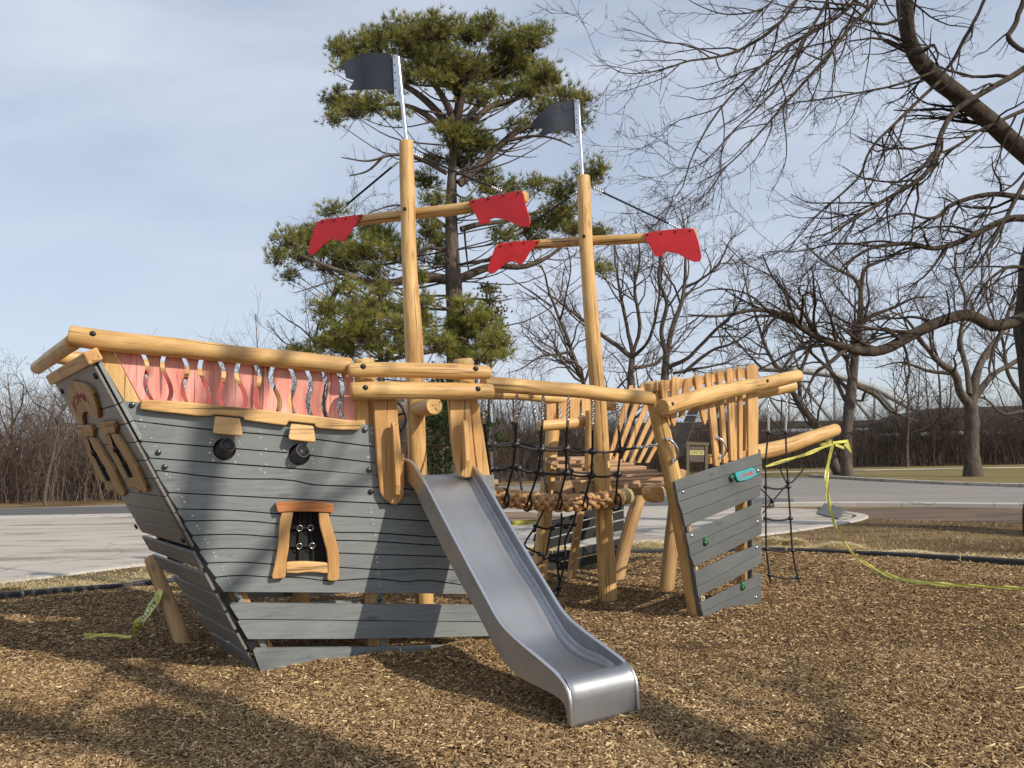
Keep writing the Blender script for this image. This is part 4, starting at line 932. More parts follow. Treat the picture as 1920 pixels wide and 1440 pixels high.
lats = [0.006, 0.012, 0.026, 0.055, 0.1, Wd * 0.5, Wd - 0.1, Wd - 0.055, Wd - 0.026, Wd - 0.012, Wd - 0.006]; cov = [0.062, 0.030, 0.010, 0.001, 0, 0, 0, 0.001, 0.010, 0.030, 0.062]
vs = []; gr = []
for i in range(70):
    t = PR[min(69, i + 1)] - PR[max(0, i - 1)]; t /= np.linalg.norm(t); nx, nz = -t[1], t[0]
    fade = min(1.0, max(0.0, (66 - i) / 12.0))
    for l, c in zip(lats, cov):
        c2 = c * fade; vs.append(sp(PR[i][0] + nx * c2, PR[i][1] + nz * c2, l)); gr.append((i * 0.04, l, 0))
n = len(lats); fs = [(i * n + k, i * n + k + 1, (i + 1) * n + k + 1, (i + 1) * n + k) for i in range(69) for k in range(n - 1)]
mb = MB(); mb.add(vs, fs, 'slide_steel', True, gr); o = mb.build('bed', sl)
so = o.modifiers.new('thick', 'SOLIDIFY'); so.thickness = 0.004; so.offset = -1
for lat, px_, py_ in ((-0.02, 755, 868), (Wd + 0.02, 850, 862)):
    mb = MB(); c = sp(T_[0][0], T_[0][1], lat); mb.tube([c - wS * 0.02, c + wS * 0.03], 0.018, 'chrome', 12); mb.tube([c, c - sd * 0.10], 0.012, 'chrome', 10); mb.build('bracket', sl)
    mb = MB(); c = sp(T_[0][0] - 0.02, (T_[0][1] + B_[0][1]) / 2, lat); mb.box(c, wS * 0.012, sd * 0.06, UP * 0.13, 'board_wood'); mb.build('mounting_board', sl, 0.004)
# --- rails of the rope bridge
GA = NS.hit(905, 722, -0.06); AT = BW.hit(1222, 748, -0.06)
RP = Plane(Vector((GA.x, GA.y, 0)), Vector((AT.x - GA.x, AT.y - GA.y, 0)))
log('bridge_rail', [RP.hit(x, y) for x, y in [(905, 719), (960, 722), (1020, 727), (1088, 733), (1150, 742), (1222, 748)]], [.064, .068, .066, .064, .068, .066], ship, wob=0.05, bend=0.006)
RF = VP(2.35)
log('bridge_rail', [RF.hit(x, y) for x, y in [(880, 739), (960, 741), (1020, 747), (1087, 753), (1156, 763)]], [.055, .058, .06, .058, .055], ship, wob=0.05, bend=0.006)
mb = MB(); WP = VP(0.55); wc = WP.hit(729, 784)
mb.tube([wc + DA * 0 + (Vector((0.35, -0.05, 0)) + DB * 0).normalized() * math.cos(q) * 0.16 + UP * math.sin(q) * 0.16 for q in np.linspace(0, 6.2832, 33)], 0.014, 'black_plastic', 10, False)
for q in range(6): mb.tube([wc, wc + Vector((0.99, -0.14, 0)) * math.cos(q * 1.047 + .3) * 0.16 + UP * math.sin(q * 1.047 + .3) * 0.16], 0.012, 'black_plastic', 8)
mb.build('steering_wheel', ship)
log('cross_log', [S(1.75, 0.6, 2.08), S(1.8, 1.6, 2.08), S(1.85, 2.6, 2.08)], [.085, .085, .085], ship)
# --- bow tower posts
def postpx(pl, pts, r, off=0.0, name='post', mat='log_wood', **k):
    P = [pl.hit(x, y, off) for x, y in pts]; P[-1].z = -0.05; return log(name, P, r, ship, bend=0.004, mat=mat, **k)
postpx(BW, [(1222, 716), (1231, 765), (1262, 905), (1290, 1055), (1310, 1160)], [.078, .085, .088, .088, .09], -0.11)
postpx(VP(0.0 + 0.15), [(1387, 760), (1391, 860), (1395, 1000), (1398, 1135)], [.08, .085, .085])
postpx(VP(1.25), [(1275, 880), (1262, 985), (1248, 1098)], [.08, .085, .088], mat='log_wood_dull_shaded')  # under-deck posts carry their shade in the darker wood colour
postpx(VP(2.25), [(1214, 890), (1184, 980), (1155, 1065)], [.085, .085, .09], mat='log_wood_dull_shaded')
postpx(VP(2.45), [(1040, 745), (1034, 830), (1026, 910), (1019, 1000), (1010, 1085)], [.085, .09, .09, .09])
postpx(VP(2.6), [(1092, 930), (1081, 1000), (1069, 1078)], [.055, .055, .06], mat='log_wood_dull_shaded')
_P = [VP(1.75).hit(x, y) for x, y in [(1108, 770), (1107, 850), (1106, 922)]]; log('post', _P, [.07, .07, .07], ship)
# bow deck
dk = MB()
zd = lambda v: 1.235 + max(0, v - 1.1) * 0.26
for i in range(13):
    v0 = 0.30 + i * 0.165; u0 = (3.70 if v0 < 1.6 else 3.98) if v0 > 1.12 else 4.42; u1 = 5.35 - abs(v0 - 1.2) * 0.25
    dk.box(S((u0 + u1) / 2, v0 + 0.05, zd(v0)), DA * ((u1 - u0) / 2), DB * 0.05 + UP * (0.004 if v0 > 1.1 else 0), UP * 0.018, 'deck_wood')
dk.build('deck', ship, 0.004)
bp_ = VP(1.12)
mb = MB(); mb.prism(bp_, [bp_.uv(x, y) for x, y in [(1043, 902), (1115, 900), (1242, 901), (1243, 928), (1115, 931), (1043, 930)]], -0.07, 0.0, 'deck_wood'); mb.build('deck_beam', ship, 0.006)
mb = MB(); b2 = VP(-0.02); mb.prism(b2, [b2.uv(x, y) for x, y in [(1220, 912), (1232, 910), (1247, 912), (1247, 941), (1235, 943), (1222, 938), (1217, 925)]], -0.14, 0.0, 'board_wood', False); mb.build('deck_beam', ship, 0.02)
# --- bow pickets and rail, near side
pk = [(1245, 712, 14, 1252, 785, 12, 0), (1268, 706, 17, 1263, 800, 16, 1), (1291, 709, 14, 1279, 783, 10, 0), (1309, 702, 15, 1321, 797, 14, 1), (1330, 699, 15, 1346, 874, 11, 2), (1350, 694, 10, 1361, 869, 9, 2), (1370, 690, 17, 1377, 864, 15, 2), (1388, 686, 9, 1390, 860, 8, 2), (1411, 683, 24, 1413, 856, 24, 2)]
def picket(pl, xt, yt, wt, xb, yb, wb, point, off=(-0.012, 0.018), mat='board_wood', mirror=None):
    wt *= 0.80; wb *= 0.74; h = yb - yt; t = [(xt - wt / 2, yt + 7), (xt - wt * 0.36, yt + 2), (xt - wt * .12, yt), (xt + wt * .2, yt + .5), (xt + wt * .42, yt + 3), (xt + wt / 2, yt + 9)]
    md = [((xt + xb) / 2 + wt / 2 + 0.8, (yt + yb) / 2)]
    if point == 1: b = [(xb + wb / 2, yb - 14), (xb + wb * .3, yb - 2), (xb + wb * .1, yb), (xb - wb * .35, yb - 12), (xb - wb / 2, yb - 20)]
    else: b = [(xb + wb / 2, yb), (xb - wb / 2, yb)]
    ml = [((xt + xb) / 2 - wt / 2 + 0.8, (yt + yb) / 2)]
    mb = MB(); mb.prism(pl, [pl.uv(x, y, off[1]) for x, y in t + md + b + ml], off[0], off[1], mat, True); mb.build('picket', ship, 0.006, mirror)
for p in pk: picket(BW, *p)
mb = MB(); mb.prism(BW, [BW.uv(x, y) for x, y in [(1234, 716), (1300, 707), (1360, 697), (1424, 690), (1424, 704), (1360, 713), (1300, 724), (1234, 733)]], -0.05, -0.014, 'board_wood'); mb.build('picket_rail', ship, 0.005)
mb = MB(); mb.prism(BW, [BW.uv(x, y) for x, y in [(1334, 852), (1424, 843), (1424, 858), (1334, 870)]], -0.05, -0.014, 'board_wood'); mb.build('picket_rail', ship, 0.005)
log('bow_rail', [BW.hit(x, y, 0.10) for x, y in [(1242, 764), (1300, 748), (1370, 732), (1430, 719), (1497, 704)]], [.082, .085, .08, .076, .066], ship, wob=0.04, bend=0.004, chamfer=0.014)
for p in [(1261, 757), (1439, 714)]: bolt(BW, p[0], p[1], 0.178, ship, r=0.017)
bolt(BW, 1227, 735, -0.02, ship, r=0.017)
d19 = Vector((math.cos(rad(19)), math.sin(rad(19)), 0)); 
FW0 = gp(1010, 1088); FW = Plane(FW0, d19)
FE = BW.hit(1488, 724, -0.10); FR = Plane(Vector((FE.x, FE.y, 0)), d19)
log('bow_rail', [FR.hit(x, y) for x, y in [(1290, 762), (1360, 749), (1430, 735), (1489, 723)]], [.06, .066, .07, .068], ship, wob=0.04)
# far pickets seen from inside
fp = [(1184, 722, 13, 1143, 862), (1206, 718, 12, 1155, 864), (1229, 716, 13, 1169, 866), (1252, 712, 12, 1183, 868), (1275, 710, 13, 1198, 868), (1298, 708, 12, 1214, 868)]
FWp = Plane(S(4.2, 2.35, 0), d19)
for x, y, w_, xb, yb in fp: picket(FWp, x, y, w_, xb, yb, 9, 2, mat='board_wood')
mb = MB(); mb.prism(FWp, [FWp.uv(x, y) for x, y in [(1150, 735), (1300, 712), (1300, 726), (1150, 750)]], 0.02, 0.05, 'board_wood'); mb.build('picket_rail', ship, 0.004)
for k in range(4):
    x = 1033 + k * 22; mb = MB(); mb.prism(FWp, [FWp.uv(a, b) for a, b in [(x - 9, 748), (x + 9, 746), (x + 9, 800), (x - 9, 800)]], -0.012, 0.018, 'board_wood', True); mb.build('picket', ship, 0.005)
log('short_log', [VP(1.9).hit(x, y) for x, y in [(1010, 799), (1060, 795), (1120, 787)]], [.062, .066, .07], ship)
# --- dark grey bow planking seen beyond the pickets, and the far bow wall under the deck
GP = Plane(S(5.3, 1.9, 0), Vector((0.68, -0.73, 0)))
mb = MB()
for k in range(7):
    y0 = 766 + k * 13; xl = np.interp([y0, y0 + 12], [766, 855], [1293, 1250]); xr = np.interp([y0, y0 + 12], [766, 855], [1310, 1278])
    mb.prism(GP, [GP.uv(a, b) for a, b in [(xl[0], y0), (xr[0], y0), (xr[1], y0 + 12), (xl[1], y0 + 12)]], -0.02, 0, 'grey_paint')
mb.build('bow_planking', ship, 0.003)
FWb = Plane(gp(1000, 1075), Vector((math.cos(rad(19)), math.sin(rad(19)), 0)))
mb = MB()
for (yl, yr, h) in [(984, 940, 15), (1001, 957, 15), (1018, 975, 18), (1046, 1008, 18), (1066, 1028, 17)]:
    mb.prism(FWb, [FWb.uv(a, b) for a, b in [(1003, yl), (1170, yr), (1170, yr + h), (1000, yl + h)]], -0.02, 0, 'grey_paint_shaded')
mb.build('climbing_wall', ship, 0.004, label='far bow wall of grey boards coloured as in deep shade')
# --- near climbing wall
Z8 = lambda pts: px_poly(pts, 4.236, 1180, 840)
cw = [  # (top line, bottom line)
 ([(360, 267), (480, 222), (640, 168), (800, 115), (930, 70), (1045, 36)], [(375, 345), (640, 258), (1055, 130)]),
 ([(377, 349), (640, 262), (1055, 134)], [(390, 430), (640, 340), (1056, 206)]),
 ([(392, 434), (640, 344), (1056, 210)], [(425, 528), (640, 450), (800, 382), (1050, 288)]),
 ([(425, 532), (640, 454), (800, 386), (1050, 292)], [(445, 625), (700, 520), (1000, 396), (1035, 382)]),
 ([(450, 685), (640, 607), (830, 520), (1055, 425)], [(470, 773), (700, 670), (1048, 516)]),
 ([(472, 777), (700, 674), (1048, 520)], [(485, 860), (700, 760), (1056, 594)]),
 ([(487, 864), (700, 764), (1056, 598)], [(520, 942), (780, 820), (1048, 688)]),
 ([(523, 990), (780, 870), (1052, 756)], [(536, 1104), (800, 970), (1048, 832)]),
 ([(538, 1108), (800, 974), (1048, 836)], [(548, 1180), (800, 1058), (1050, 918)]),
 ([(563, 1235), (800, 1120), (1050, 1000)], [(580, 1308), (800, 1200), (1047, 1090)]),
 ([(582, 1312), (800, 1204), (1047, 1094)], [(594, 1352), (740, 1325), (900, 1280), (1050, 1222)])]
mb = MB()
for t, b in cw: mb.prism(BW, [BW.uv(x, y, 0.03) for x, y in Z8(t + b[::-1])], 0.0, 0.03, 'grey_paint')
wall = mb.build('climbing_wall', ship, 0.004, label='near bow climbing wall of flat grey boards')
for x0, y0, x1, y1, wd in [(980, 100, 985, 1230, 0.02), (455, 560, 590, 1340, 0.02)]:
    a = BW.uv(*Z8([(x0, y0)])[0]); b = BW.uv(*Z8([(x1, y1)])[0]); mb = MB()
    mb.prism(BW, [(a[0] - wd, a[1]), (b[0] - wd, b[1]), (b[0] + wd, b[1]), (a[0] + wd, a[1])], -0.06, -0.002, 'grey_paint', True); mb.build('batten', ship, 0.003)
for x, y in [(425, 350), (1020, 180), (1015, 585), (495, 695), (1010, 790), (1005, 1185), (588, 1190)]:
    bolt(BW, *Z8([(x, y)])[0], 0.03, ship, 'galv_tube', 0.0155, 0.014)
for x, y in [(803, 240), (600, 745), (895, 1100)]:
    c = BW.hit(*Z8([(x, y)])[0], 0.03); mb = MB(); rr = random.Random(x)
    n_, m_ = 14, 8; vs = []
    for i in range(m_ + 1):
        th = math.pi * i / m_
        for k in range(n_):
            a = 2 * math.pi * k / n_; v = Vector((math.sin(th) * math.cos(a), math.sin(th) * math.sin(a), math.cos(th)))
            wv = 1 + 0.16 * math.sin(3 * a + x) + 0.12 * math.sin(4 * th + x)
            vs.append(c + (BW.x * v.x * 0.031 * (1.0 + 0.35 * v.y) + BW.y * (v.y * 0.042) + BW.n * (v.z * 0.036)) * wv)
    mb.add(vs, [(i * n_ + k, (i + 1) * n_ + k, (i + 1) * n_ + (k + 1) % n_, i * n_ + (k + 1) % n_) for i in range(m_) for k in range(n_)], 'hold_green', True)
    cc = c + BW.n * 0.034; mb.tube([cc, cc + BW.n * 0.004], 0.008, 'bolt_grey', 8); mb.build('climbing_hold', ship)
# maker's plaque
PZ = lambda pts: px_poly(pts, 16, 1340, 850)
pq = [(600, 585), (720, 545), (850, 510), (960, 475), (1080, 425), (1140, 420), (1190, 440), (1230, 530), (1275, 640), (1180, 700), (1000, 790), (880, 820), (740, 845), (690, 835), (650, 760), (610, 660)]
mb = MB(); mb.prism(BW, [BW.uv(x, y, 0.05) for x, y in PZ(pq)], 0.0305, 0.046, 'turquoise_dark'); 
cx = sum(p[0] for p in pq) / len(pq); cy = sum(p[1] for p in pq) / len(pq)
mb.prism(BW, [BW.uv(x, y, 0.05) for x, y in PZ([(cx + (x - cx) * 0.965 + 6, cy + (y - cy) * 0.95) for x, y in pq])], 0.0462, 0.052, 'turquoise'); plq = mb.build('plaque', ship, 0.003)
vs, fs = text_mesh('KOMPAN', 1.0); xs = [v.x for v in vs]; x0, x1 = min(xs), max(xs)
mb = MB(); P0 = BW.uv(*PZ([(745, 735)])[0], 0.0535); P1 = BW.uv(*PZ([(1070, 600)])[0], 0.0535); dx = (P1[0] - P0[0], P1[1] - P0[1]); ln = math.hypot(*dx); ux = (dx[0] / ln, dx[1] / ln); hgt = 0.052
mb.add([BW.pt(P0[0] + ux[0] * (v.x - x0) / (x1 - x0) * ln - ux[1] * v.y / 0.72 * hgt * 0.9, P0[1] + ux[1] * (v.x - x0) / (x1 - x0) * ln + ux[0] * v.y / 0.72 * hgt * 1.0, 0.0535) for v in vs], fs, 'letter_red')
# leaping figure mark after the word
fg = [(1085, 520), (1105, 500), (1125, 520), (1118, 545), (1150, 530), (1170, 545), (1130, 575), (1160, 650), (1145, 660), (1115, 610), (1090, 670), (1072, 660), (1092, 590), (1062, 600), (1060, 580), (1095, 558)]
mb.prism(BW, [BW.uv(x, y, 0.053) for x, y in PZ(fg)], 0.0522, 0.0536, 'letter_red'); mb.build('plaque_lettering', plq)
# chrome grab handles
def handle(pl, a, b, off, bulge):
    A = pl.hit(*a, off); B = pl.hit(*b, off); m = (A + B) / 2; o = pl.n * bulge + pl.x * bulge * 0.8
    P = resample([A, A + o * 0.6 + (B - A) * 0.12, m + o, B + o * 0.6 - (B - A) * 0.12, B], 24); mb = MB(); mb.tube([Vector(p) for p in P], 0.0125, 'chrome', 10)
    for q in (A, B): mb.tube([q - pl.n * 0.002, q + pl.n * 0.012], 0.024, 'chrome', 12)
    mb.build('grab_handle', ship)
handle(BW, (1251, 823), (1262, 864), -0.02, 0.055); handle(BW, (1343, 820), (1350, 857), 0.02, 0.06)
# bowsprit
bs = VP(VC)
log('bowsprit', [bs.hit(x, y) for x, y in [(1385, 853), (1432, 846), (1480, 835), (1520, 821), (1569, 805)]], [.10, .098, .095, .09, .078], ship, wob=0.03, chamfer=0.02)
mb = MB(); c = bs.hit(1557, 818); mb.tube([c + Vector((0.02 * math.cos(a), 0, 0.035 * math.sin(a) - 0.02)) for a in np.linspace(0, 6.28, 16)], 0.005, 'chain', 8); mb.build('eye_bolt', ship)
# --- thick bridge rope, three strands laid round one another
def laid_rope(P, R, name, parent, pitch=0.46, mat='tan_rope'):
    """plaited hawser: four pairs of strands winding each way, over and under one another"""
    n = int(np.sum(np.linalg.norm(np.diff(P, axis=0), axis=1)) / 0.014); Q = resample(P, n); mb = MB()
    T = np.gradient(Q, axis=0); T /= np.linalg.norm(T, axis=1)[:, None]
    for sgn in (1, -1):
        for s in range(4):
            pts = []
            for i in range(n):
                t = Vector(T[i]); u = (UP - t * UP.dot(t)).normalized(); v = t.cross(u); a = sgn * 2 * math.pi * (i * 0.014 / pitch) + 2 * math.pi * s / 4 + (0.0 if sgn > 0 else math.pi / 4)
                r = R * (0.66 + 0.17 * sgn * math.sin(4 * a if sgn > 0 else 4 * a))
                pts.append(Vector(Q[i]) + (u * math.cos(a) + v * math.sin(a)) * r)
            mb.tube(pts, R * 0.30, mat, 8)
    mb.tube([Vector(q) for q in Q[::4]], R * 0.55, mat, 8)
    return mb.build(name, parent)
rp = VP(0.95)
laid_rope(np.array([rp.hit(x, y) for x, y in [(905, 925), (935, 931), (985, 938), (1040, 943), (1090, 942), (1130, 937), (1165, 931)]]), 0.092, 'bridge_rope', ship)
rp2 = VP(1.2)
mb = MB(); a = rp.hit(1160, 932); b = rp.hit(1181, 930); mb.tube([a, (a + b) / 2, b], [.088, .094, .085], 'whipping', 16, chamfer=0.015); mb.build('rope_whipping', ship)
# --- climbing nets of the bridge
def chain_link(mb, a, b, n=7):
    d = b - a
    for k in range(n):
        c = a + d * ((k + 0.5) / n); t = d.normalized(); u = t.orthogonal().normalized(); v = t.cross(u)
        if k % 2: u, v = v, u
        ln = d.length / n * 0.72
        mb.tube([c + t * (ln * math.sin(q)) + u * (0.015 * math.cos(q)) for q in np.linspace(0, 6.283, 9)], 0.0052, 'chain', 5, False)
def rope(mb, pts, r=0.0115, sag=0.0, n=10):
    P = resample(pts, n)
    if sag: P[:, 2] -= sag * np.sin(np.linspace(0, math.pi, n))
    mb.tube([Vector(p) for p in P], r, 'black_rope', 8)
Z66 = lambda x, y: (900 + x / 4.8, 700 + y / 4.8)
near_t = [(15, 200), (335, 180), (570, 190), (800, 210), (1015, 250), (1225, 270)]
near_1 = [(60, 640), (318, 640), (548, 685), (775, 678), (1012, 702), (1265, 692)]
near_2 = [(90, 860), (300, 840), (528, 885), (775, 895), (1000, 920), (1240, 908)]
near_b = [(95, 1100), (215, 1165), (420, 1190), (690, 1215), (925, 1195), (1220, 1175)]
far_t = [(100, 235), (250, 240), (485, 258), (705, 265), (900, 285)]
far_1 = [(120, 635), (330, 610), (555, 660), (780, 660), (1000, 690)]
far_2 = [(135, 860), (345, 855), (572, 905), (808, 880), (1030, 885)]
far_b = [(155, 1030), (375, 1050), (605, 1075), (850, 1070), (1095, 1065)]
def knots(L, o, r=0.043):
    for q in L:
        k = MB(); k.ball(q, r, 'black_plastic', 12, (1, 0.8, 0.72), 6); k.tube([q + Vector((math.cos(a) * r * .55, -r * .35, math.sin(a) * r * .5)) for a in np.linspace(0, 6.28, 12)], r * 0.22, 'black_plastic', 6, False); k.build('net_knot', o)
def net_side(tp, n1_, n2_, bt, vs, name):
    A = [VP(vs[0]).hit(*Z66(*p)) for p in tp]; B = [VP(vs[1]).hit(*Z66(*p)) for p in n1_]; C_ = [VP(vs[2]).hit(*Z66(*p)) for p in n2_]; D = [VP(vs[3]).hit(*Z66(*p)) for p in bt]
    mb = MB(); HW = []; kn = []
    for i in range(len(A)):
        m_ = A[i].lerp(B[i], 0.42); m2_ = A[i].lerp(B[i], 0.54); hw = MB(); HW.append(hw)
        chain_link(hw, A[i], m_, 9); hw.tube([m_, m2_], 0.0145, 'galv_tube', 10)
        rope(mb, [m2_, B[i]]); rope(mb, [B[i], C_[i]]); rope(mb, [C_[i], D[i]])
        for q in (B[i], C_[i]): kn.append(q)
        if i: rope(mb, [B[i - 1], B[i]], sag=0.015); rope(mb, [C_[i - 1], C_[i]], sag=0.02)
    o = mb.build(name, ship); knots(kn, o, 0.05)
    for hw in HW: hw.build('net_chain', o)
    return A, B, C_, D
An, Bn, Cn, Dn = net_side(near_t, near_1, near_2, near_b, (-0.38, 0.05, 0.5, 0.86), 'bridge_net')
net_side(far_t, far_1, far_2, far_b, (2.35, 1.95, 1.5, 1.05), 'bridge_net')
mb = MB(); a = Bn[-1]; b = BW.hit(1232, 834, -0.09); rope(mb, [a, a.lerp(b, 0.45)]); hw = MB(); hw.tube([a.lerp(b, 0.45), a.lerp(b, 0.58)], 0.0145, 'galv_tube', 10); chain_link(hw, a.lerp(b, 0.58), b, 6)
o = mb.build('tie_rope', ship); hw.build('net_chain', o)
mb = MB(); a = Bn[0]; b = AX.hit(797, 836); rope(mb, [a, b]); mb.build('tie_rope', ship)
for i in range(1, 6):
    mb = MB(); c = rp.hit(900 + near_b[i][0] / 4.8, 940 if i > 1 else 934); t = DA
    mb.tube([c + (DB * math.cos(q) + UP * math.sin(q)) * 0.099 for q in np.linspace(0, 6.283, 22)], 0.011, 'black_rope', 6, False); mb.build('rope_lashing', ship)
# scramble net hanging under the bow deck
Z7 = lambda x, y: (940 + x / 5.333, 900 + y / 5.333)
un = MB(); PLn = VP(1.7)
W7 = lambda x, y: PLn.hit(*Z7(x, y))
for seg in [[(430, 290), (345, 460), (230, 670), (350, 860)], [(345, 460), (450, 490), (510, 470), (720, 440)], [(230, 670), (390, 740), (500, 790), (640, 800)], [(500, 480), (440, 760), (340, 870)], [(750, 290), (720, 440), (640, 600), (640, 800), (575, 1070), (555, 1190)], [(600, 330), (600, 470), (560, 800), (575, 1070), (450, 1130)]]:
    rope(un, [W7(*p) for p in seg], n=16)
KK = []
for p in [(345, 460), (510, 480), (725, 445), (230, 675), (390, 740), (435, 775), (500, 800), (565, 450), (645, 470), (575, 1075), (520, 800), (565, 815)]: KK.append(W7(*p))
o = un.build('scramble_net', ship); knots(KK, o, 0.037)
# rope ladder at the bow
LP = Plane(gp(1442, 1100), d41)
LP = Plane(Vector((gp(1446, 1098).x, gp(1446, 1098).y, 0)), Vector((0.93, 0.2, 0)))
lt = [(1442, 735), (1441, 811), (1436, 860), (1436, 913), (1436, 972), (1437, 1029), (1443, 1078), (1446, 1099)]
rt_ = [(1476, 740), (1473, 811), (1475, 860), (1478, 913), (1482, 972), (1486, 1032), (1496, 1083), (1503, 1101)]
mb = MB(); kn = []; hw = MB(); hw2 = MB()
rope(mb, [LP.hit(*p) for p in lt[1:]], n=40); rope(mb, [LP.hit(*p) for p in rt_[1:]], n=40)
chain_link(hw, LP.hit(*lt[0]), LP.hit(1441, 775), 6); hw.tube([LP.hit(1441, 775), LP.hit(*lt[1])], 0.013, 'galv_tube', 8)
chain_link(hw2, LP.hit(*rt_[0]), LP.hit(1475, 775), 6); hw2.tube([LP.hit(1475, 775), LP.hit(*rt_[1])], 0.013, 'galv_tube', 8)
for i in (1, 2, 3, 4, 5, 6):
    if i == 2: continue
    a, b = LP.hit(*lt[i]), LP.hit(*rt_[i]); rope(mb, [a, b], sag=0.025)
    kn += [a, b]
for seg in [[(1440, 780), (1464, 805), (1473, 811)], [(1456, 862), (1478, 906), (1507, 880)], [(1478, 906), (1449, 939), (1430, 962)], [(1466, 745), (1464, 805)], [(1425, 915), (1448, 938)]]: rope(mb, [LP.hit(*p) for p in seg], 0.009)
kn += [LP.hit(1448, 939), LP.hit(1478, 904)]
o = mb.build('rope_ladder', ship); hw.build('net_chain', o); hw2.build('net_chain', o); knots(kn, o, 0.035)
# far stern leg
lg = Plane(gp(345, 1203), Vector((0.8, -0.6, 0)))
postpx(lg, [(283, 1045), (300, 1090), (322, 1145), (346, 1205)], [.062, .066, .07], 0, mat='log_wood_dull_shaded')  # the leg's shade is put into its wood colour

# ================================================================== TREES AND WOODS
def norm(a): return a / np.maximum(np.linalg.norm(a, axis=-1, keepdims=True), 1e-9)
def tubes_np(P, R, sides):
    """P (B,n,3), R (B,n) -> quad tubes"""
    B, n, _ = P.shape; T = norm(np.gradient(P, axis=1)); ref = np.where(np.abs(T[:, :1, 2:3]) > 0.9, np.array([[[1.0, 0, 0]]]), np.array([[[0, 0, 1.0]]])); ref = np.broadcast_to(ref, T.shape)
    U = norm(np.cross(T, ref)); W = np.cross(T, U); a = np.arange(sides) * 2 * math.pi / sides
    V = P[:, :, None] + (U[:, :, None] * np.cos(a)[None, None, :, None] + W[:, :, None] * np.sin(a)[None, None, :, None]) * R[:, :, None, None]
    V = V.reshape(-1, 3); base = (np.arange(B) * n * sides)[:, None, None]; i = (np.arange(n - 1) * sides)[None, :, None]; k = np.arange(sides)[None, None, :]; k2 = (k + 1) % sides
    Fq = np.stack([base + i + k, base + i + k2, base + i + sides + k2, base + i + sides + k], -1).reshape(-1, 4); return V, Fq
class Tub:
    def __init__(s): s.V = []; s.F = []; s.n = 0; s.C = []
    def add(s, P, R, sides):
        if len(P) == 0: return
        V, Fq = tubes_np(P, R, sides); s.V.append(V); s.F.append(Fq + s.n); s.n += len(V)
    def build(s, name, mat, parent): return mesh_np(name, np.concatenate(s.V), np.concatenate(s.F), [mat], parent, smooth=True)
def grow(P, R, per_m, lf, ang, n, wig, trop, rf=0.55, rng=RNG, tmin=0.18, kmax=None, rend=0.3, lmax=None, cnt=None, rmin=0.0032, curl=0.0):
    """children along parents. per_m: children per metre; lf: (lo,hi) child length / parent length"""
    B, m, _ = P.shape; seg = np.linalg.norm(np.diff(P, axis=1), axis=2); Lp = seg.sum(1)
    k = rng.poisson(np.maximum(Lp * per_m, 0.6)) if cnt is None else np.full(B, cnt)
    if kmax: k = np.minimum(k, kmax)
    pi = np.repeat(np.arange(B), k); t = tmin + (1 - tmin) * rng.random(len(pi)) ** 0.8; f = t * (m - 1); i = np.minimum(f.astype(int), m - 2); fr = (f - i)[:, None]
    p0 = P[pi, i] * (1 - fr) + P[pi, i + 1] * fr; tan = norm(P[pi, i + 1] - P[pi, i]); r0 = (R[pi, i] * (1 - fr[:, 0]) + R[pi, i + 1] * fr[:, 0])
    rnd = norm(rng.normal(size=tan.shape)); perp = norm(np.cross(tan, rnd)); a = rng.uniform(ang[0], ang[1], len(pi))[:, None]
    d = norm(tan * np.cos(a) + perp * np.sin(a)); L = Lp[pi] * rng.uniform(lf[0], lf[1], len(pi)) * (1.15 - 0.55 * t)
    if lmax: L = np.minimum(L, lmax * rng.uniform(0.6, 1.1, len(pi)))
    pts = [p0]; st = (L / (n - 1))[:, None]; tr = np.array(trop)[None]
    for q in range(n - 1):
        d = norm(d + rng.normal(0, wig, d.shape) + tr + np.array([[0, 0, curl * (q / (n - 1) - 0.35)]])); pts.append(pts[-1] + d * st)
    C = np.stack(pts, 1); rr = np.maximum(np.minimum(r0 * rf, L * 0.02 + 0.002), rmin)[:, None] * np.linspace(1, rend, n)[None]; return C, rr
def limb(pts, r, n=None):
    P = resample(pts, n or 14); return P[None], rlin(r, P.shape[0])[None]
def pxl(pts, D): 
    """limb through picture points at stated depths"""
    Ds = D if hasattr(D, '__len__') else [D] * len(pts); Ds = np.interp(np.linspace(0, 1, len(pts)), np.linspace(0, 1, len(Ds)), Ds)
    return [dp(x, y, d) for (x, y), d in zip(pts, Ds)]
def stack(L):
    n = 14; return np.concatenate([a for a, _ in L]), np.concatenate([b for _, b in L])
def bare_tree(label, base, limbs, levels, rk=1.0, group=None, mats=('bark_oak', 'twig'), seed=1, trunk_n=1, name='bare_tree', leaves=0):
    """limbs: list of (points, radii). the first trunk_n are trunk, the rest main limbs"""
    rng = np.random.default_rng(seed); t = empty(name, base); tag(t, label, 'tree', group)
    TB = Tub()
    LL = [limb(p, r) for p, r in limbs]
    for i, (P, R) in enumerate(LL):
        P = P + rng.normal(0, 1, P.shape) * (np.minimum(R, 0.06)[:, :, None] * 0.16) * np.concatenate([[0], np.ones(P.shape[1] - 1)])[None, :, None]
        rj = R * (1 + rng.normal(0, 0.05, R.shape))
        P2 = resample(P[0], 36)[None]; R2 = np.interp(np.linspace(0, 1, 36), np.linspace(0, 1, R.shape[1]), rj[0])[None]
        TB.add(P2, R2, 14 if R.max() > 0.06 else 8)
    TB.build('trunk', mats[0], t)
    CR_ = Tub(); P, R = stack(LL[trunk_n - 1 if trunk_n else 0:]); last = None
    for li, lv in enumerate(levels):
        P, R = grow(P, R, rng=rng, **lv); s = 6 if li == 0 else (4 if li == 1 else 3); CR_.add(P, R, s)
    CR_.build('crown', mats[1], t); return t
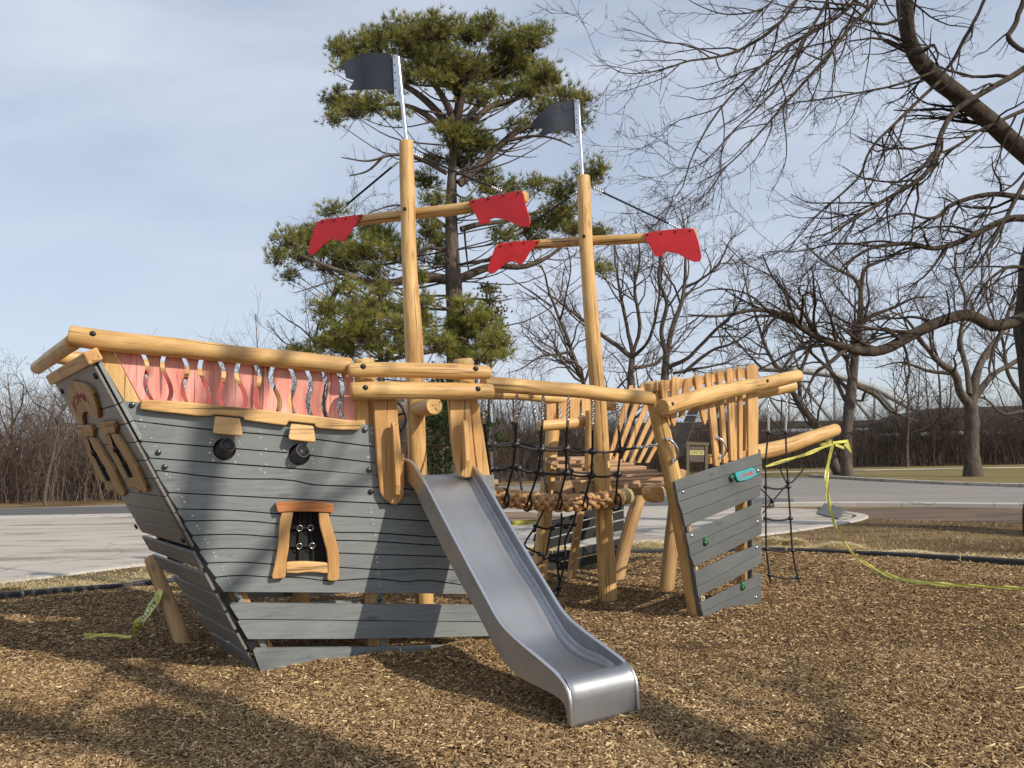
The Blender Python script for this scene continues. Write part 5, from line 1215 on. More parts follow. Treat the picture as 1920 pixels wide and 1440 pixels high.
OAK = [dict(per_m=1.4, lf=(0.3, 0.62), ang=(0.4, 1.05), n=9, wig=0.2, trop=(0, 0, 0.03), rf=0.58, kmax=12, rmin=0.012),
       dict(per_m=1.5, lf=(0.35, 0.62), ang=(0.4, 1.1), n=7, wig=0.2, trop=(0, 0, 0.03), rf=0.6, kmax=8, rmin=0.010),
       dict(per_m=3.6, lf=(0.35, 0.68), ang=(0.4, 1.1), n=5, wig=0.2, trop=(0, 0, 0.02), rf=0.6, kmax=9, rmin=0.008),
       dict(per_m=5.5, lf=(0.4, 0.8), ang=(0.4, 1.1), n=4, wig=0.2, trop=(0, 0, 0.02), rf=0.65, kmax=6, rmin=0.0065)]

# --- the big tree at the right edge whose limbs reach over the picture
b0 = gp(1985, 1000)
def nl(pts, D, r): return (pxl(pts, D), r)
near_limbs = [
 ([Vector((b0.x, b0.y, -0.1)), *pxl([(1975, 850), (1955, 700), (1945, 575), (1962, 430), (1990, 340)], [16.6, 16.2, 15.6])], [.62, .46, .42, .40, .33, .30]),
 nl([(1990, 340), (1925, 290), (1870, 240), (1830, 205), (1762, 150), (1714, 100), (1700, 40), (1690, -60), (1650, -160)], [15.6, 13.0], [0.186, 0.172, 0.158, 0.152, 0.138, 0.124, 0.110, 0.089]),
 nl([(1940, 590), (1890, 608), (1856, 612), (1821, 590), (1751, 608), (1682, 643), (1644, 664), (1606, 655), (1543, 640), (1494, 608), (1467, 589), (1422, 581), (1342, 594), (1290, 590)], [15.6, 12.2], [0.116, 0.104, 0.099, 0.093, 0.081, 0.058, 0.041, 0.026, 0.012]),
 nl([(1494, 608), (1474, 556), (1446, 518), (1400, 495), (1352, 450)], [12.8, 12.4], [0.021, 0.015, 0.008, 0.005]),
 nl([(1446, 587), (1404, 553), (1345, 542), (1290, 560)], [12.5, 12], [0.017, 0.013, 0.005]),
 nl([(1980, 415), (1920, 409), (1873, 417), (1800, 452), (1751, 466), (1699, 457), (1630, 466), (1580, 500)], [15.8, 13.5], [0.070, 0.058, 0.049, 0.035, 0.017]),
 nl([(1985, 390), (1920, 371), (1849, 365), (1784, 384), (1749, 410), (1687, 400), (1600, 440)], [15.5, 13], [0.058, 0.049, 0.035, 0.017, 0.010]),
 nl([(1752, 134), (1687, 158), (1610, 174), (1536, 187), (1487, 194), (1440, 215)], [13.6, 12.4], [0.023, 0.017, 0.013, 0.006]),
 nl([(1762, 152), (1715, 195), (1671, 239), (1633, 278), (1607, 336), (1536, 400), (1484, 458), (1440, 480)], [13.8, 12.2], [0.029, 0.025, 0.019, 0.013, 0.005]),
 nl([(1860, -60), (1846, 0), (1813, 65), (1785, 115), (1760, 150)], [13.6, 13.8], [0.021, 0.027, 0.032, 0.025]),
 nl([(1960, 100), (1920, 129), (1849, 171), (1778, 220), (1749, 303), (1720, 339), (1649, 381), (1565, 433), (1510, 445)], [15, 12], [0.054, 0.051, 0.045, 0.036, 0.024, 0.007]),
 nl([(1960, 190), (1920, 207), (1849, 239), (1784, 278), (1684, 318)], [14.6, 12.6], [0.036, 0.029, 0.019, 0.005]),
 nl([(1690, -150), (1642, 0), (1607, 35), (1568, 84), (1507, 155), (1439, 232), (1365, 310), (1306, 345)], [12.6, 10.6], [0.042, 0.029, 0.023, 0.015, 0.005]),
 nl([(1650, -150), (1603, 0), (1526, 58), (1470, 90), (1400, 150), (1342, 215), (1300, 290), (1270, 370), (1240, 375)], [12.4, 10.2], [0.038, 0.027, 0.021, 0.013, 0.004]),
 nl([(1600, -130), (1552, 0), (1507, 74), (1445, 178), (1397, 223), (1342, 281), (1285, 320), (1215, 270)], [12.0, 10.0], [0.029, 0.023, 0.017, 0.008, 0.003]),
 nl([(1560, -120), (1490, 6), (1436, 65), (1361, 103), (1300, 112), (1240, 130), (1170, 138), (1112, 100)], [11.8, 9.6], [0.029, 0.023, 0.019, 0.011, 0.003]),
 nl([(1640, -60), (1636, 0), (1632, 80), (1620, 160), (1612, 200)], [11.8, 11.4], [0.013, 0.011, 0.008, 0.003]),
 nl([(1480, -60), (1440, 10), (1370, 27), (1310, 10), (1262, -20)], [11.2, 10.2], [0.017, 0.013, 0.008, 0.003]),
 nl([(2000, 250), (1930, 330), (1880, 420), (1830, 500), (1780, 560)], [14.8, 13.6], [0.052, 0.041, 0.023, 0.007]),
 nl([(2010, 560), (1960, 520), (1900, 500), (1850, 530), (1810, 600)], [15, 14], [0.046, 0.035, 0.023, 0.009]),
 nl([(1930, -40), (1905, 40), (1890, 70), (1910, 90), (1945, 100)], [13, 12.8], [0.038, 0.038, 0.038, 0.034]),
 nl([(1690, 35), (1650, 45), (1590, 28), (1540, -20)], [13.2, 12.6], [0.025, 0.019, 0.008]),
]
NEAR = [dict(per_m=3.6, lf=(0.18, 0.48), ang=(0.3, 0.95), n=10, wig=0.13, trop=(-0.05, -0.01, -0.03), rf=0.62, kmax=24, lmax=1.7, tmin=0.1, curl=0.22),
        dict(per_m=3.8, lf=(0.3, 0.65), ang=(0.35, 0.95), n=7, wig=0.15, trop=(-0.03, 0, -0.01), rf=0.62, kmax=7, lmax=0.9, curl=0.2),
        dict(per_m=5.5, lf=(0.3, 0.65), ang=(0.4, 1.1), n=5, wig=0.18, trop=(-0.02, 0, 0.04), rf=0.68, kmax=5, lmax=0.42, curl=0.15),
        dict(per_m=7, lf=(0.35, 0.7), ang=(0.4, 1.1), n=4, wig=0.2, trop=(0, 0, 0.06), rf=0.7, kmax=3, lmax=0.16)]
bare_tree('huge bare tree at the right edge with dark limbs reaching over the ship', (b0.x, b0.y, 0), near_limbs, NEAR, mats=('bark_near', 'twig_near'), seed=5, trunk_n=2, name='bare_tree')

# --- bare trees beyond the road
def tree_at(px, py, D=None):
    return gp(px, py) if D is None else Vector((dp(px, py, D).x, D, 0))
GB = 'bare trees beyond the road'
def far_tree(label, px, D, limbs, seed, group=GB, levels=OAK, tn=1):
    b = Vector((dp(px, 850, D).x, D, -0.1)); LL = []
    for i, (pts, r) in enumerate(limbs):
        dz = 0 if i == 0 else random.Random(seed * 31 + i).uniform(-0.16, 0.16) * D * 0.5
        n_ = len(pts); P = [dp(x, y, D + dz * (k / max(1, n_ - 1))) for k, (x, y) in enumerate(pts)]
        if i == 0: P = [b] + P
        LL.append((P, [q * 0.58 * D / F for q in r]))
    return bare_tree(label, (b.x, b.y, 0), LL, levels, seed=seed, group=group, trunk_n=tn)
far_tree('bare oak with a straight pale trunk on the lawn at the right', 1822, 44, [([(1822, 840), (1822, 790), (1820, 755)], [32, 23, 22, 20]),
   ([(1820, 760), (1800, 735), (1790, 700), (1762, 680), (1735, 650), (1700, 600), (1660, 580)], [15, 13, 10, 7, 4, 2]), ([(1822, 760), (1832, 700), (1850, 660), (1880, 620), (1900, 560), (1930, 500)], [16, 13, 10, 7, 4, 2]),
   ([(1825, 750), (1860, 705), (1900, 680), (1960, 640), (2010, 600)], [12, 9, 7, 5, 2]), ([(1818, 740), (1812, 690), (1800, 640), (1810, 560), (1790, 500), (1800, 440)], [10, 8, 7, 5, 3, 1.5]), ([(1790, 700), (1740, 695), (1690, 680), (1640, 690)], [7, 5, 3, 1.5])], 21, None)
far_tree('dark leaning bare tree behind the bowsprit tip, crooked trunk', 1588, 45, [([(1586, 850), (1590, 780), (1598, 720), (1604, 660), (1612, 600), (1614, 540)], [20, 17, 16, 15, 12, 10, 8]),
   ([(1614, 545), (1600, 520), (1580, 510), (1545, 490), (1500, 450)], [7, 6, 4, 3, 1.5]), ([(1614, 545), (1622, 505), (1650, 490), (1690, 470), (1720, 430)], [8, 6, 5, 3, 1.5]), ([(1612, 610), (1640, 590), (1680, 575), (1710, 560), (1760, 555)], [7, 6, 5, 3, 1.5]),
   ([(1600, 720), (1640, 740), (1670, 770), (1720, 790)], [9, 8, 5, 2]), ([(1598, 690), (1575, 660), (1540, 640), (1500, 650), (1460, 700)], [6, 5, 4, 2]), ([(1590, 760), (1560, 700), (1540, 650), (1500, 580), (1470, 540)], [7, 6, 5, 3, 1.5])], 22)
far_tree('bare tree leaning left behind the bow rails', 1572, 50, [([(1560, 860), (1545, 820), (1510, 770), (1480, 725), (1462, 690)], [16, 14, 13, 12, 9, 7]),
   ([(1475, 715), (1440, 660), (1420, 600), (1400, 540), (1390, 480)], [7, 6, 4, 3, 1.5]), ([(1500, 755), (1500, 700), (1520, 640), (1510, 560), (1530, 500)], [7, 6, 5, 3, 1.5]), ([(1465, 695), (1430, 690), (1390, 650), (1350, 610)], [5, 4, 3, 1.5])], 23)
far_tree('broad bare tree behind the second mast with many rising limbs', 1182, 47, [([(1182, 840), (1184, 760), (1183, 700), (1186, 660)], [17, 14, 13, 12, 10]),
   ([(1184, 670), (1160, 650), (1128, 628), (1080, 590), (1040, 560), (1000, 530)], [8, 8, 6, 4, 3, 1.5]), ([(1186, 660), (1175, 610), (1165, 560), (1155, 500), (1150, 440)], [7, 6, 5, 3, 1.5]), ([(1186, 665), (1200, 610), (1190, 540), (1200, 480), (1190, 420)], [7, 6, 5, 3, 1.5]),
   ([(1186, 670), (1215, 640), (1230, 590), (1240, 520), (1235, 460)], [6, 5, 4, 3, 1.5]), ([(1190, 690), (1230, 680), (1270, 640), (1300, 600)], [6, 5, 3, 1.5])], 24)
far_tree('bare tree with a forked trunk behind the bow pickets', 1248, 44, [([(1246, 850), (1248, 780), (1247, 700), (1250, 660)], [18, 15, 14, 13, 11]),
   ([(1250, 665), (1262, 610), (1280, 560), (1285, 500), (1285, 440), (1275, 390)], [9, 8, 6, 5, 3, 1.5]), ([(1250, 665), (1240, 620), (1250, 570), (1235, 520), (1240, 460), (1210, 420)], [9, 7, 6, 5, 3, 1.5]), ([(1250, 690), (1290, 670), (1340, 620), (1380, 580), (1400, 520)], [7, 6, 5, 3, 1.5]),
   ([(1262, 700), (1310, 690), (1360, 680), (1410, 650)], [5, 4, 3, 1.5]), ([(1283, 540), (1320, 520), (1350, 490), (1370, 450), (1400, 430)], [5, 4, 3, 2, 1]), ([(1280, 700), (1330, 660), (1380, 640), (1440, 600)], [6, 5, 3, 1.5])], 25)
far_tree('slender curved bare tree between the pine and the second mast', 1098, 40, [([(1108, 850), (1100, 760), (1092, 710), (1080, 680), (1066, 640), (1045, 590), (1030, 550)], [11, 9.5, 9, 8, 7, 6, 5, 4]),
   ([(1035, 575), (1000, 550), (970, 530), (940, 510)], [4, 3, 2, 1]), ([(1070, 660), (1040, 665), (1010, 670), (980, 690), (950, 700)], [5, 4, 3, 2, 1]), ([(1050, 600), (1060, 560), (1070, 500), (1060, 450)], [4, 3, 2, 1]), ([(1075, 680), (1050, 630), (1035, 620), (1020, 650)], [4, 3, 2, 1]), ([(1030, 555), (1020, 510), (1000, 480), (1005, 440)], [4, 3, 2, 1])], 26)
far_tree('thin bare tree with brown buds left of the large pine', 600, 42, [([(612, 850), (608, 760), (600, 690), (590, 640), (600, 600)], [7, 6, 5, 4, 3.5, 3]),
   ([(595, 650), (570, 620), (540, 600), (515, 580)], [3, 2.5, 2, 1]), ([(600, 620), (620, 560), (640, 500), (660, 420), (670, 380)], [3.5, 3, 2.5, 2, 1]), ([(600, 640), (640, 600), (700, 540), (720, 470), (740, 400)], [3.5, 3, 2.5, 2, 1]), ([(590, 660), (560, 650), (530, 640), (500, 600)], [2.5, 2, 1.5, 1])], 27)
far_tree('bare tree far right beyond the lawn oak', 1935, 52, [([(1930, 845), (1925, 790), (1920, 740)], [13, 12, 10, 9]), ([(1920, 750), (1890, 700), (1880, 640), (1850, 560), (1860, 500)], [7, 6, 4, 3, 1.5]), ([(1920, 745), (1940, 690), (1960, 620), (1950, 540)], [7, 6, 4, 1.5]), ([(1922, 770), (1880, 775), (1850, 750), (1820, 740)], [6, 5, 3, 1])], 28)
far_tree('bare tree with a thin pale leaning trunk in the woods on the left', 88, 32, [([(84, 930), (90, 900), (100, 850), (112, 790), (120, 760)], [6, 5.5, 5, 4, 3.5, 3]),
   ([(112, 800), (90, 770), (60, 750), (40, 700)], [3, 2.5, 2, 1]), ([(118, 770), (140, 740), (150, 710), (190, 690)], [3, 2.5, 2, 1]), ([(118, 765), (110, 720), (90, 690)], [2.5, 2, 1])], 29)
for k, (px, D, top) in enumerate([(20, 36, 700), (175, 38, 690), (250, 42, 705), (960, 60, 690), (1020, 62, 700), (1340, 62, 690), (1700, 64, 660), (1760, 66, 640), (330, 50, 700), (420, 55, 690)]):
    x = px
    far_tree(['slim bare tree at the left end of the woods', 'slim bare tree in the woods nearest the stern rail', 'slim bare tree in the woods behind the stern', 'small bare tree low behind the pine', 'small bare tree low beside the pine', 'small bare tree beyond the bow pickets', 'small bare tree beyond the hanging tape', 'small bare tree just left of the lawn oak', 'small bare treetop seen over the stern rail', 'small bare treetop seen over the middle of the stern rail'][k], x, D,
      [([(x, 850), (x + 3, (850 + top) / 2), (x - 4, top + 30)], [6, 4.5, 3.5, 2]), ([(x, 820), (x - 18, 780), (x - 26, top + 30)], [3, 2, 1]), ([(x, 800), (x + 20, 760), (x + 24, top + 20)], [3, 2, 1]), ([(x - 3, top + 40), (x - 6, top)], [2, 1])], 40 + k, GB, OAK[:3])
# brush
def brush(name, n, xy, hgt, mat, seed, dens=1.0, kind='stuff'):
    rng = np.random.default_rng(seed); x, y = xy(rng, n); h = hgt(rng, x, y); P0 = np.stack([x, y, np.full(len(x), -0.1)], 1); d = norm(np.stack([rng.normal(0, 0.16, n), rng.normal(0, 0.16, n), np.ones(n)], 1)); pts = [P0]
    for q in range(5): d = norm(d + rng.normal(0, 0.13, d.shape)); pts.append(pts[-1] + d * (h / 5)[:, None])
    P = np.stack(pts, 1); R = (0.006 + 0.0052 * h * rng.uniform(0.2, 1.2, n) ** 1.6)[:, None] * np.linspace(1, 0.3, 6)[None]; T = Tub(); T.add(P, R, 4)
    C, Rc = grow(P, R, 2.2 * dens, (0.25, 0.55), (0.3, 0.9), 5, 0.2, (0, 0, 0.05), 0.6, rng, 0.1, 8); T.add(C, Rc, 3)
    C, Rc = grow(C, np.maximum(Rc, 0.004), 2.6 * dens, (0.35, 0.7), (0.3, 1.0), 4, 0.2, (0, 0, 0.04), 0.8, rng, 0.1, 4); T.add(C, np.maximum(Rc, 0.0035), 3)
    o = T.build(name, mat, None); o['kind'] = kind; return o
def bandL(rng, n):
    x = rng.uniform(-42, -1, n); f = np.interp(x, [-42, -16, -8, -1], [33.5, 33.5, 38, 45]); return x, f + rng.random(n) ** 1.5 * 11
brush('brushwood', 3600, bandL, lambda r, x, y: (1.4 + 4.2 * gnoise(x, y, 3.0, 8)) * (0.55 + 0.9 * gnoise(x, y, 0.9, 18)) * r.uniform(0.6, 1.2, len(x)), 'brush_stem', 3, 1.2)
def bandR(rng, n):
    x = rng.uniform(-2, 46, n); f = np.interp(x, [-2, 6, 14, 20, 46], [45, 55, 58, 64, 66]); return x, f + rng.random(n) ** 1.5 * 12
brush('brushwood', 3600, bandR, lambda r, x, y: (2.2 + 3.0 * gnoise(x, y, 4.0, 8)) * r.uniform(0.6, 1.2, len(x)), 'brush_dark', 4, 1.0)

# --- pines
def pine(label, base, trunk, limbs, pads, seed, D, name='pine_tree', cols=None, tuft=(0.21, 0.019), dens=1.0, bark='bark_pine', per=10, group=None, cat='tree'):
    rng = np.random.default_rng(seed); t = empty(name, base); tag(t, label, cat, group); TB = Tub()
    P, R = limb(trunk[0], trunk[1], 30); TB.add(P, R * (1 + rng.normal(0, 0.03, R.shape)), 16); TB.build('trunk', bark, t); LB = Tub()
    tp = P[0]
    heads = []
    for (px, py, rx, ry) in pads:
        s = D / F; zo = rng.uniform(-1, 1) * min(3.4, abs(tp[-1][0] - dp(px, py, D).x) * 0.5 + 1.8); c = np.array(dp(px, py, D + zo)); heads.append((c, rx * s * (D + zo) / D, ry * s))
    if limbs:
        for pts, r in limbs:
            Q = pxl(pts, [D, D + rng.uniform(-1.5, 1.5)]); a, b = limb(Q, [q * D / F for q in r]); LB.add(resample(a[0], 20)[None], np.interp(np.linspace(0, 1, 20), np.linspace(0, 1, 14), b[0])[None], 7)
            C, Rc = grow(a, b, 1.3, (0.2, 0.45), (0.5, 1.2), 6, 0.2, (0, 0, 0.05), 0.45, rng, 0.3, 8); LB.add(C, Rc, 4); C, Rc = grow(C, Rc, 2, (0.3, 0.6), (0.4, 1.1), 4, 0.2, (0, 0, 0.0), 0.6, rng, 0.2, 4); LB.add(C, Rc, 3)
    BL = []; DR = []
    for c, rx, ry in heads:
        # limb from the trunk into the pad
        zt = c[2] - ry - abs(c[0] - tp[0][0]) * 0.28 - 0.2; k = np.argmin(np.abs(tp[:, 2] - zt)); st = tp[k]
        mid = (st + c) / 2 + np.array([0, 0, -0.12 * np.linalg.norm(c - st)]) + rng.normal(0, 0.15, 3); cc = c + np.array([0, 0, -ry * 0.4]); r0 = max(0.03, min(0.10, rx * 0.05))
        a, b = limb([st, mid, cc], [r0, r0 * 0.8, r0 * 0.4], 10); LB.add(a, b, 6)
        nb = max(8, int(rx * ry * 72 * dens)); q = norm(rng.normal(size=(nb, 3))) * (rng.random((nb, 1)) ** 0.45); q[:, 2] = np.where(q[:, 2] < -0.2, q[:, 2] * 0.45, q[:, 2])
        bl = c + q * np.array([rx, max(rx * 0.75, ry), ry]); BL.append(bl); 
        # twigs from the limb end to each spray
        P_ = np.stack([np.broadcast_to(cc, bl.shape) * (1 - f) + (bl - [0, 0, 0.06]) * f + (rng.normal(0, 0.08, bl.shape) if 0 < f < 1 else 0) - np.array([0, 0, 0.25 * ry * math.sin(math.pi * f)]) for f in (0, 0.35, 0.7, 1.0)], 1)
        LB.add(P_, np.broadcast_to(np.array([0.028, 0.02, 0.014, 0.008]) * (1 if name == 'pine_tree' else 0.7), (nb, 4)).copy(), 4)
    LB.build('limbs', bark, t); BL = np.concatenate(BL)
    # sprays: each a short shoot cluster bearing several needle tufts
    m = per; nb = len(BL); off = rng.normal(0, 0.17, (nb, m, 3)) * np.array([1, 1, 0.75]); C = (BL[:, None] + off).reshape(-1, 3); up = norm(off.reshape(-1, 3) + np.array([0, 0, 0.22]) + rng.normal(0, 0.05, (nb * m, 3)))
    shade = np.repeat(rng.uniform(0.72, 1.25, nb), m)
    k = 15; N = len(C); d = norm(up[:, None] + rng.normal(0, 0.52, (N, k, 3))); L = tuft[0] * rng.uniform(0.7, 1.2, (N, k, 1)); s = norm(np.cross(d, rng.normal(size=d.shape))) * tuft[1] * 0.5; o = C[:, None]
    V = np.stack([o - s + 0 * d, o + s + 0 * d, o + d * L + s * 0.25, o + d * L - s * 0.25], 2).reshape(-1, 3); Fq = np.arange(N * k * 4).reshape(-1, 4)
    cols = np.array([1.08, 1.05, 0.95]) * np.array(cols or [(0.248, 0.248, 0.069), (0.185, 0.201, 0.055), (0.320, 0.288, 0.090), (0.128, 0.154, 0.048)]); ci = cols[rng.integers(0, len(cols), N)] * shade[:, None] * rng.uniform(0.9, 1.1, (N, 1)); col = np.repeat(ci, k * 4, 0)
    mesh_np('needles', V, Fq, ['needles'], t, col=col); return t
DP = 34.0; pb = Vector((dp(853, 850, DP).x, DP, 0))
pads1 = [(634, 96, 24, 14), (645, 122, 24, 10), (1036, 150, 18, 18), (770, 145, 40, 16), (820, 150, 40, 18), (900, 185, 34, 14), (770, 80, 50, 20), (560, 480, 30, 14), (700, 510, 34, 12), (770, 470, 30, 26), (780, 520, 24, 16), (590, 440, 34, 16), (990, 170, 40, 18), (880, 385, 24, 14), (820, 300, 24, 14),(660, 88, 42, 22), (700, 75, 40, 25), (760, 62, 60, 26), (820, 58, 55, 28), (880, 62, 55, 30), (915, 42, 22, 16), (950, 85, 50, 32), (1000, 78, 32, 26), (1012, 60, 18, 18), (790, 105, 60, 30), (850, 120, 70, 36), (920, 130, 60, 34), (980, 125, 45, 28), (1015, 140, 28, 26), (870, 165, 45, 22), (1000, 165, 38, 20), (710, 110, 40, 18), (940, 170, 30, 14),
 (632, 190, 26, 26), (660, 205, 34, 26), (628, 222, 18, 16), (700, 195, 34, 20), (735, 165, 30, 14), (745, 215, 20, 10), (850, 255, 40, 24), (880, 265, 48, 28), (915, 270, 30, 22), (860, 300, 34, 20), (840, 235, 24, 16), (1060, 185, 42, 14), (1092, 190, 18, 22), (1020, 205, 38, 16), (975, 240, 30, 14), (1085, 225, 18, 12), (1045, 240, 30, 8),
 (800, 340, 26, 22), (815, 375, 26, 16), (905, 330, 40, 14), (920, 355, 34, 14), (1010, 350, 26, 14), (1055, 360, 34, 20), (1100, 335, 26, 22), (1120, 320, 14, 18), (1050, 395, 40, 18), (975, 370, 24, 12), (960, 350, 20, 12),
 (540, 450, 30, 18), (575, 445, 34, 18), (525, 485, 20, 16), (600, 465, 40, 24), (645, 480, 46, 24), (690, 470, 44, 24), (720, 445, 34, 22), (640, 440, 30, 14), (740, 480, 26, 20), (800, 430, 26, 22), (820, 455, 24, 20), (545, 520, 16, 10), (610, 500, 36, 14), (660, 505, 30, 10), (625, 395, 26, 8), (690, 430, 30, 12), (815, 490, 24, 14),
 (945, 440, 26, 14), (985, 430, 32, 18), (1030, 420, 34, 18), (1075, 425, 34, 22), (1120, 440, 22, 20), (1130, 500, 18, 16), (960, 470, 22, 10), (1010, 455, 30, 12)]
limbs1 = [([(856, 240), (840, 200), (815, 160), (780, 120)], [8, 7, 5, 3]), ([(856, 240), (865, 190), (880, 150), (900, 120)], [8, 7, 5, 3]), ([(866, 235), (900, 195), (940, 165), (980, 150)], [7, 6, 4, 2.5]), ([(870, 245), (920, 200), (980, 180), (1030, 140)], [7, 6, 4, 2]), ([(842, 235), (800, 190), (755, 160), (700, 150), (650, 200)], [8, 7, 5, 4, 2]), ([(840, 250), (790, 210), (740, 195), (690, 205), (640, 220)], [7, 6, 4, 3, 2]),
 ([(860, 345), (900, 310), (940, 270), (980, 240), (1030, 230), (1075, 195)], [9, 8, 7, 6, 4, 2]), ([(945, 265), (1000, 255), (1040, 260), (1075, 275)], [4, 3, 2, 1]), ([(838, 325), (790, 300), (740, 290), (690, 302), (640, 295)], [5, 4, 3, 2, 1]), ([(720, 292), (690, 320), (655, 330)], [3, 2, 1]), ([(836, 525), (790, 518), (740, 530), (690, 530), (640, 510), (590, 490), (545, 470)], [10, 9, 8, 7, 5, 3, 2]), ([(650, 525), (625, 560), (630, 610)], [5, 4, 2]), ([(858, 525), (890, 510), (930, 498), (980, 500), (1030, 480), (1080, 440)], [9, 8, 6, 5, 3, 2]), ([(864, 430), (900, 420), (940, 415), (1000, 400), (1050, 390)], [6, 5, 4, 3, 2]), ([(860, 570), (890, 560), (930, 565), (960, 560)], [4, 3, 2, 1]), ([(838, 470), (800, 465), (770, 485), (700, 500)], [4, 4, 3, 1]), ([(850, 650), (800, 660), (750, 670), (690, 680)], [6, 5, 4, 2]), ([(836, 425), (790, 395), (740, 385), (690, 400)], [4, 3, 2, 1]), ([(870, 425), (874, 470), (880, 520)], [2, 2, 1])]
pine('tall old pine with a flat open crown rising behind the masts', pb, ([Vector((pb.x, pb.y, -0.1)), *pxl([(852, 760), (856, 640), (852, 560), (848, 480), (846, 400), (848, 320), (852, 240), (862, 160), (870, 110)], DP)], [.50, .42, .37, .35, .33, .28, .22, .16, .10, .04]), limbs1, pads1, 61, DP)
D2 = 31.0; pb2 = Vector((dp(717, 850, D2).x, D2, 0))
pads2 = [(770, 585, 30, 18), (670, 625, 44, 18), (730, 660, 34, 12), (770, 625, 30, 20), (625, 640, 34, 14), (690, 570, 34, 14), (655, 545, 24, 12),(640, 620, 34, 20), (600, 645, 28, 14), (680, 600, 40, 20), (720, 580, 34, 18), (650, 655, 40, 16), (700, 640, 40, 20), (745, 610, 30, 20), (760, 650, 30, 18), (620, 590, 24, 14), (560, 660, 24, 8), (590, 672, 20, 8), (650, 575, 22, 10), (600, 575, 18, 16), (720, 545, 20, 16), (800, 600, 28, 18), (820, 640, 30, 18), (790, 570, 22, 14)]
pine('shorter pine with thin twin stems left of the tall pine', pb2, ([Vector((pb2.x, pb2.y, -0.1)), *pxl([(716, 760), (714, 680), (713, 600), (712, 550), (715, 510)], D2)], [.22, .18, .15, .10, .07, .03]), [([(716, 690), (735, 660), (760, 640)], [6, 4, 2]), ([(714, 700), (690, 680), (650, 690), (600, 690)], [5, 4, 3, 1])], pads2, 62, D2, cols=[(0.284, 0.281, 0.071), (0.213, 0.228, 0.060), (0.369, 0.328, 0.098), (0.142, 0.168, 0.051)])
D3 = 30.0; pb3 = Vector((dp(893, 850, D3).x, D3, 0))
pads3 = [(900, 670, 40, 12), (850, 625, 26, 16), (860, 660, 30, 12),(880, 620, 34, 24), (910, 600, 26, 26), (920, 640, 32, 20), (880, 655, 40, 16), (860, 600, 22, 16), (940, 660, 24, 14), (830, 650, 26, 14), (870, 575, 20, 14)]
pine('bushy young pine close to the tall pine trunk', pb3, ([Vector((pb3.x, pb3.y, -0.1)), *pxl([(893, 760), (893, 680), (892, 620), (890, 575)], D3)], [.12, .10, .07, .05, .02]), [], pads3, 63, D3, cols=[(0.270, 0.281, 0.063), (0.185, 0.214, 0.052), (0.341, 0.322, 0.086)])
JC = [(0.185, 0.168, 0.052), (0.256, 0.201, 0.069), (0.114, 0.127, 0.041), (0.213, 0.188, 0.057)]
pine('yellowish juniper top right of the tall pine trunk', Vector((dp(918, 850, 36).x, 36, 0)), ([Vector((dp(918, 850, 36).x, 36, -0.1)), *pxl([(918, 760), (920, 640), (918, 560), (915, 540)], 36)], [.14, .12, .07, .03, .02]), [], [(915, 560, 18, 16), (925, 585, 22, 16), (905, 600, 20, 18), (930, 615, 20, 18), (912, 540, 10, 10), (920, 650, 26, 24)], 64, 36, 'juniper_tree', JC, (0.10, 0.03), 1.3, 'bark_oak', 9)
D5 = 26.0
pine('dark green cedar showing between the mast and the slide gate', Vector((dp(828, 850, D5).x, D5, 0)), ([Vector((dp(828, 850, D5).x, D5, -0.1)), *pxl([(828, 830), (826, 780), (824, 700)], D5)], [.08, .07, .06, .02]), [], [(820, 720, 26, 22), (830, 760, 30, 24), (815, 790, 26, 22), (838, 800, 28, 24), (822, 835, 30, 24), (840, 860, 24, 20), (815, 870, 22, 18), (835, 890, 22, 12), (812, 750, 20, 16), (900, 790, 22, 26), (925, 830, 14, 16)], 65, D5, 'cedar_tree', [(0.045, 0.075, 0.022), (0.07, 0.10, 0.03), (0.03, 0.05, 0.018)], (0.09, 0.024), 1.6, 'bark_oak', 9)

# ================================================================== BRIDGES, SIGN, WIRES
def beam(mb, a, b, w, mat): 
    a = Vector(a); b = Vector(b); d = (b - a); L = d.length; d.normalize(); u = d.orthogonal().normalized(); mb.tube([a, b], w * 0.7, mat, 4)
DBR = 150.0
def bp3(px, py, dy=0.0): p = dp(px, py, DBR + dy); return p
tr = tag(empty('truss_bridge', bp3(1620, 792)), 'pale steel truss bridge far behind the bare trees', 'bridge')
for side, dy in (('a', 0.0), ('b', 9.0)):
    top = [(1330, 700), (1400, 690), (1480, 692), (1565, 703), (1640, 728), (1700, 760), (1760, 790)]; botx = [1290, 1350, 1420, 1500, 1580, 1650, 1710, 1780]
    mb = MB()
    for i in range(len(top) - 1): beam(mb, bp3(*top[i], dy), bp3(*top[i + 1], dy), 0.85, 'bridge_steel')
    mb.build('top_chord', tr)
    mb = MB()
    for i in range(len(top)): beam(mb, bp3(*top[i], dy), bp3(top[i][0], 795, dy), 0.35, 'bridge_steel'); 
    for i in range(len(top) - 1):
        beam(mb, bp3(*top[i], dy), bp3(top[i + 1][0], 795, dy), 0.45, 'bridge_steel'); beam(mb, bp3(*top[i + 1], dy), bp3(top[i][0], 795, dy), 0.3, 'bridge_steel')
    mb.build('web_members', tr)
mb = MB(); a = bp3(1200, 800, 4.5); b = bp3(1830, 793, 4.5); mb.box((a + b) / 2, (b - a) / 2, Vector((0, 5, 0)), UP * 0.55, 'bridge_dark'); mb.build('bridge_deck', tr)
DG = 78.0
gb = tag(empty('girder_bridge', dp(1800, 830, DG)), 'dark low girder bridge on a brown wall behind the lawn oak', 'bridge')
def gpx(px, py, dy=0): return dp(px, py, DG + dy)
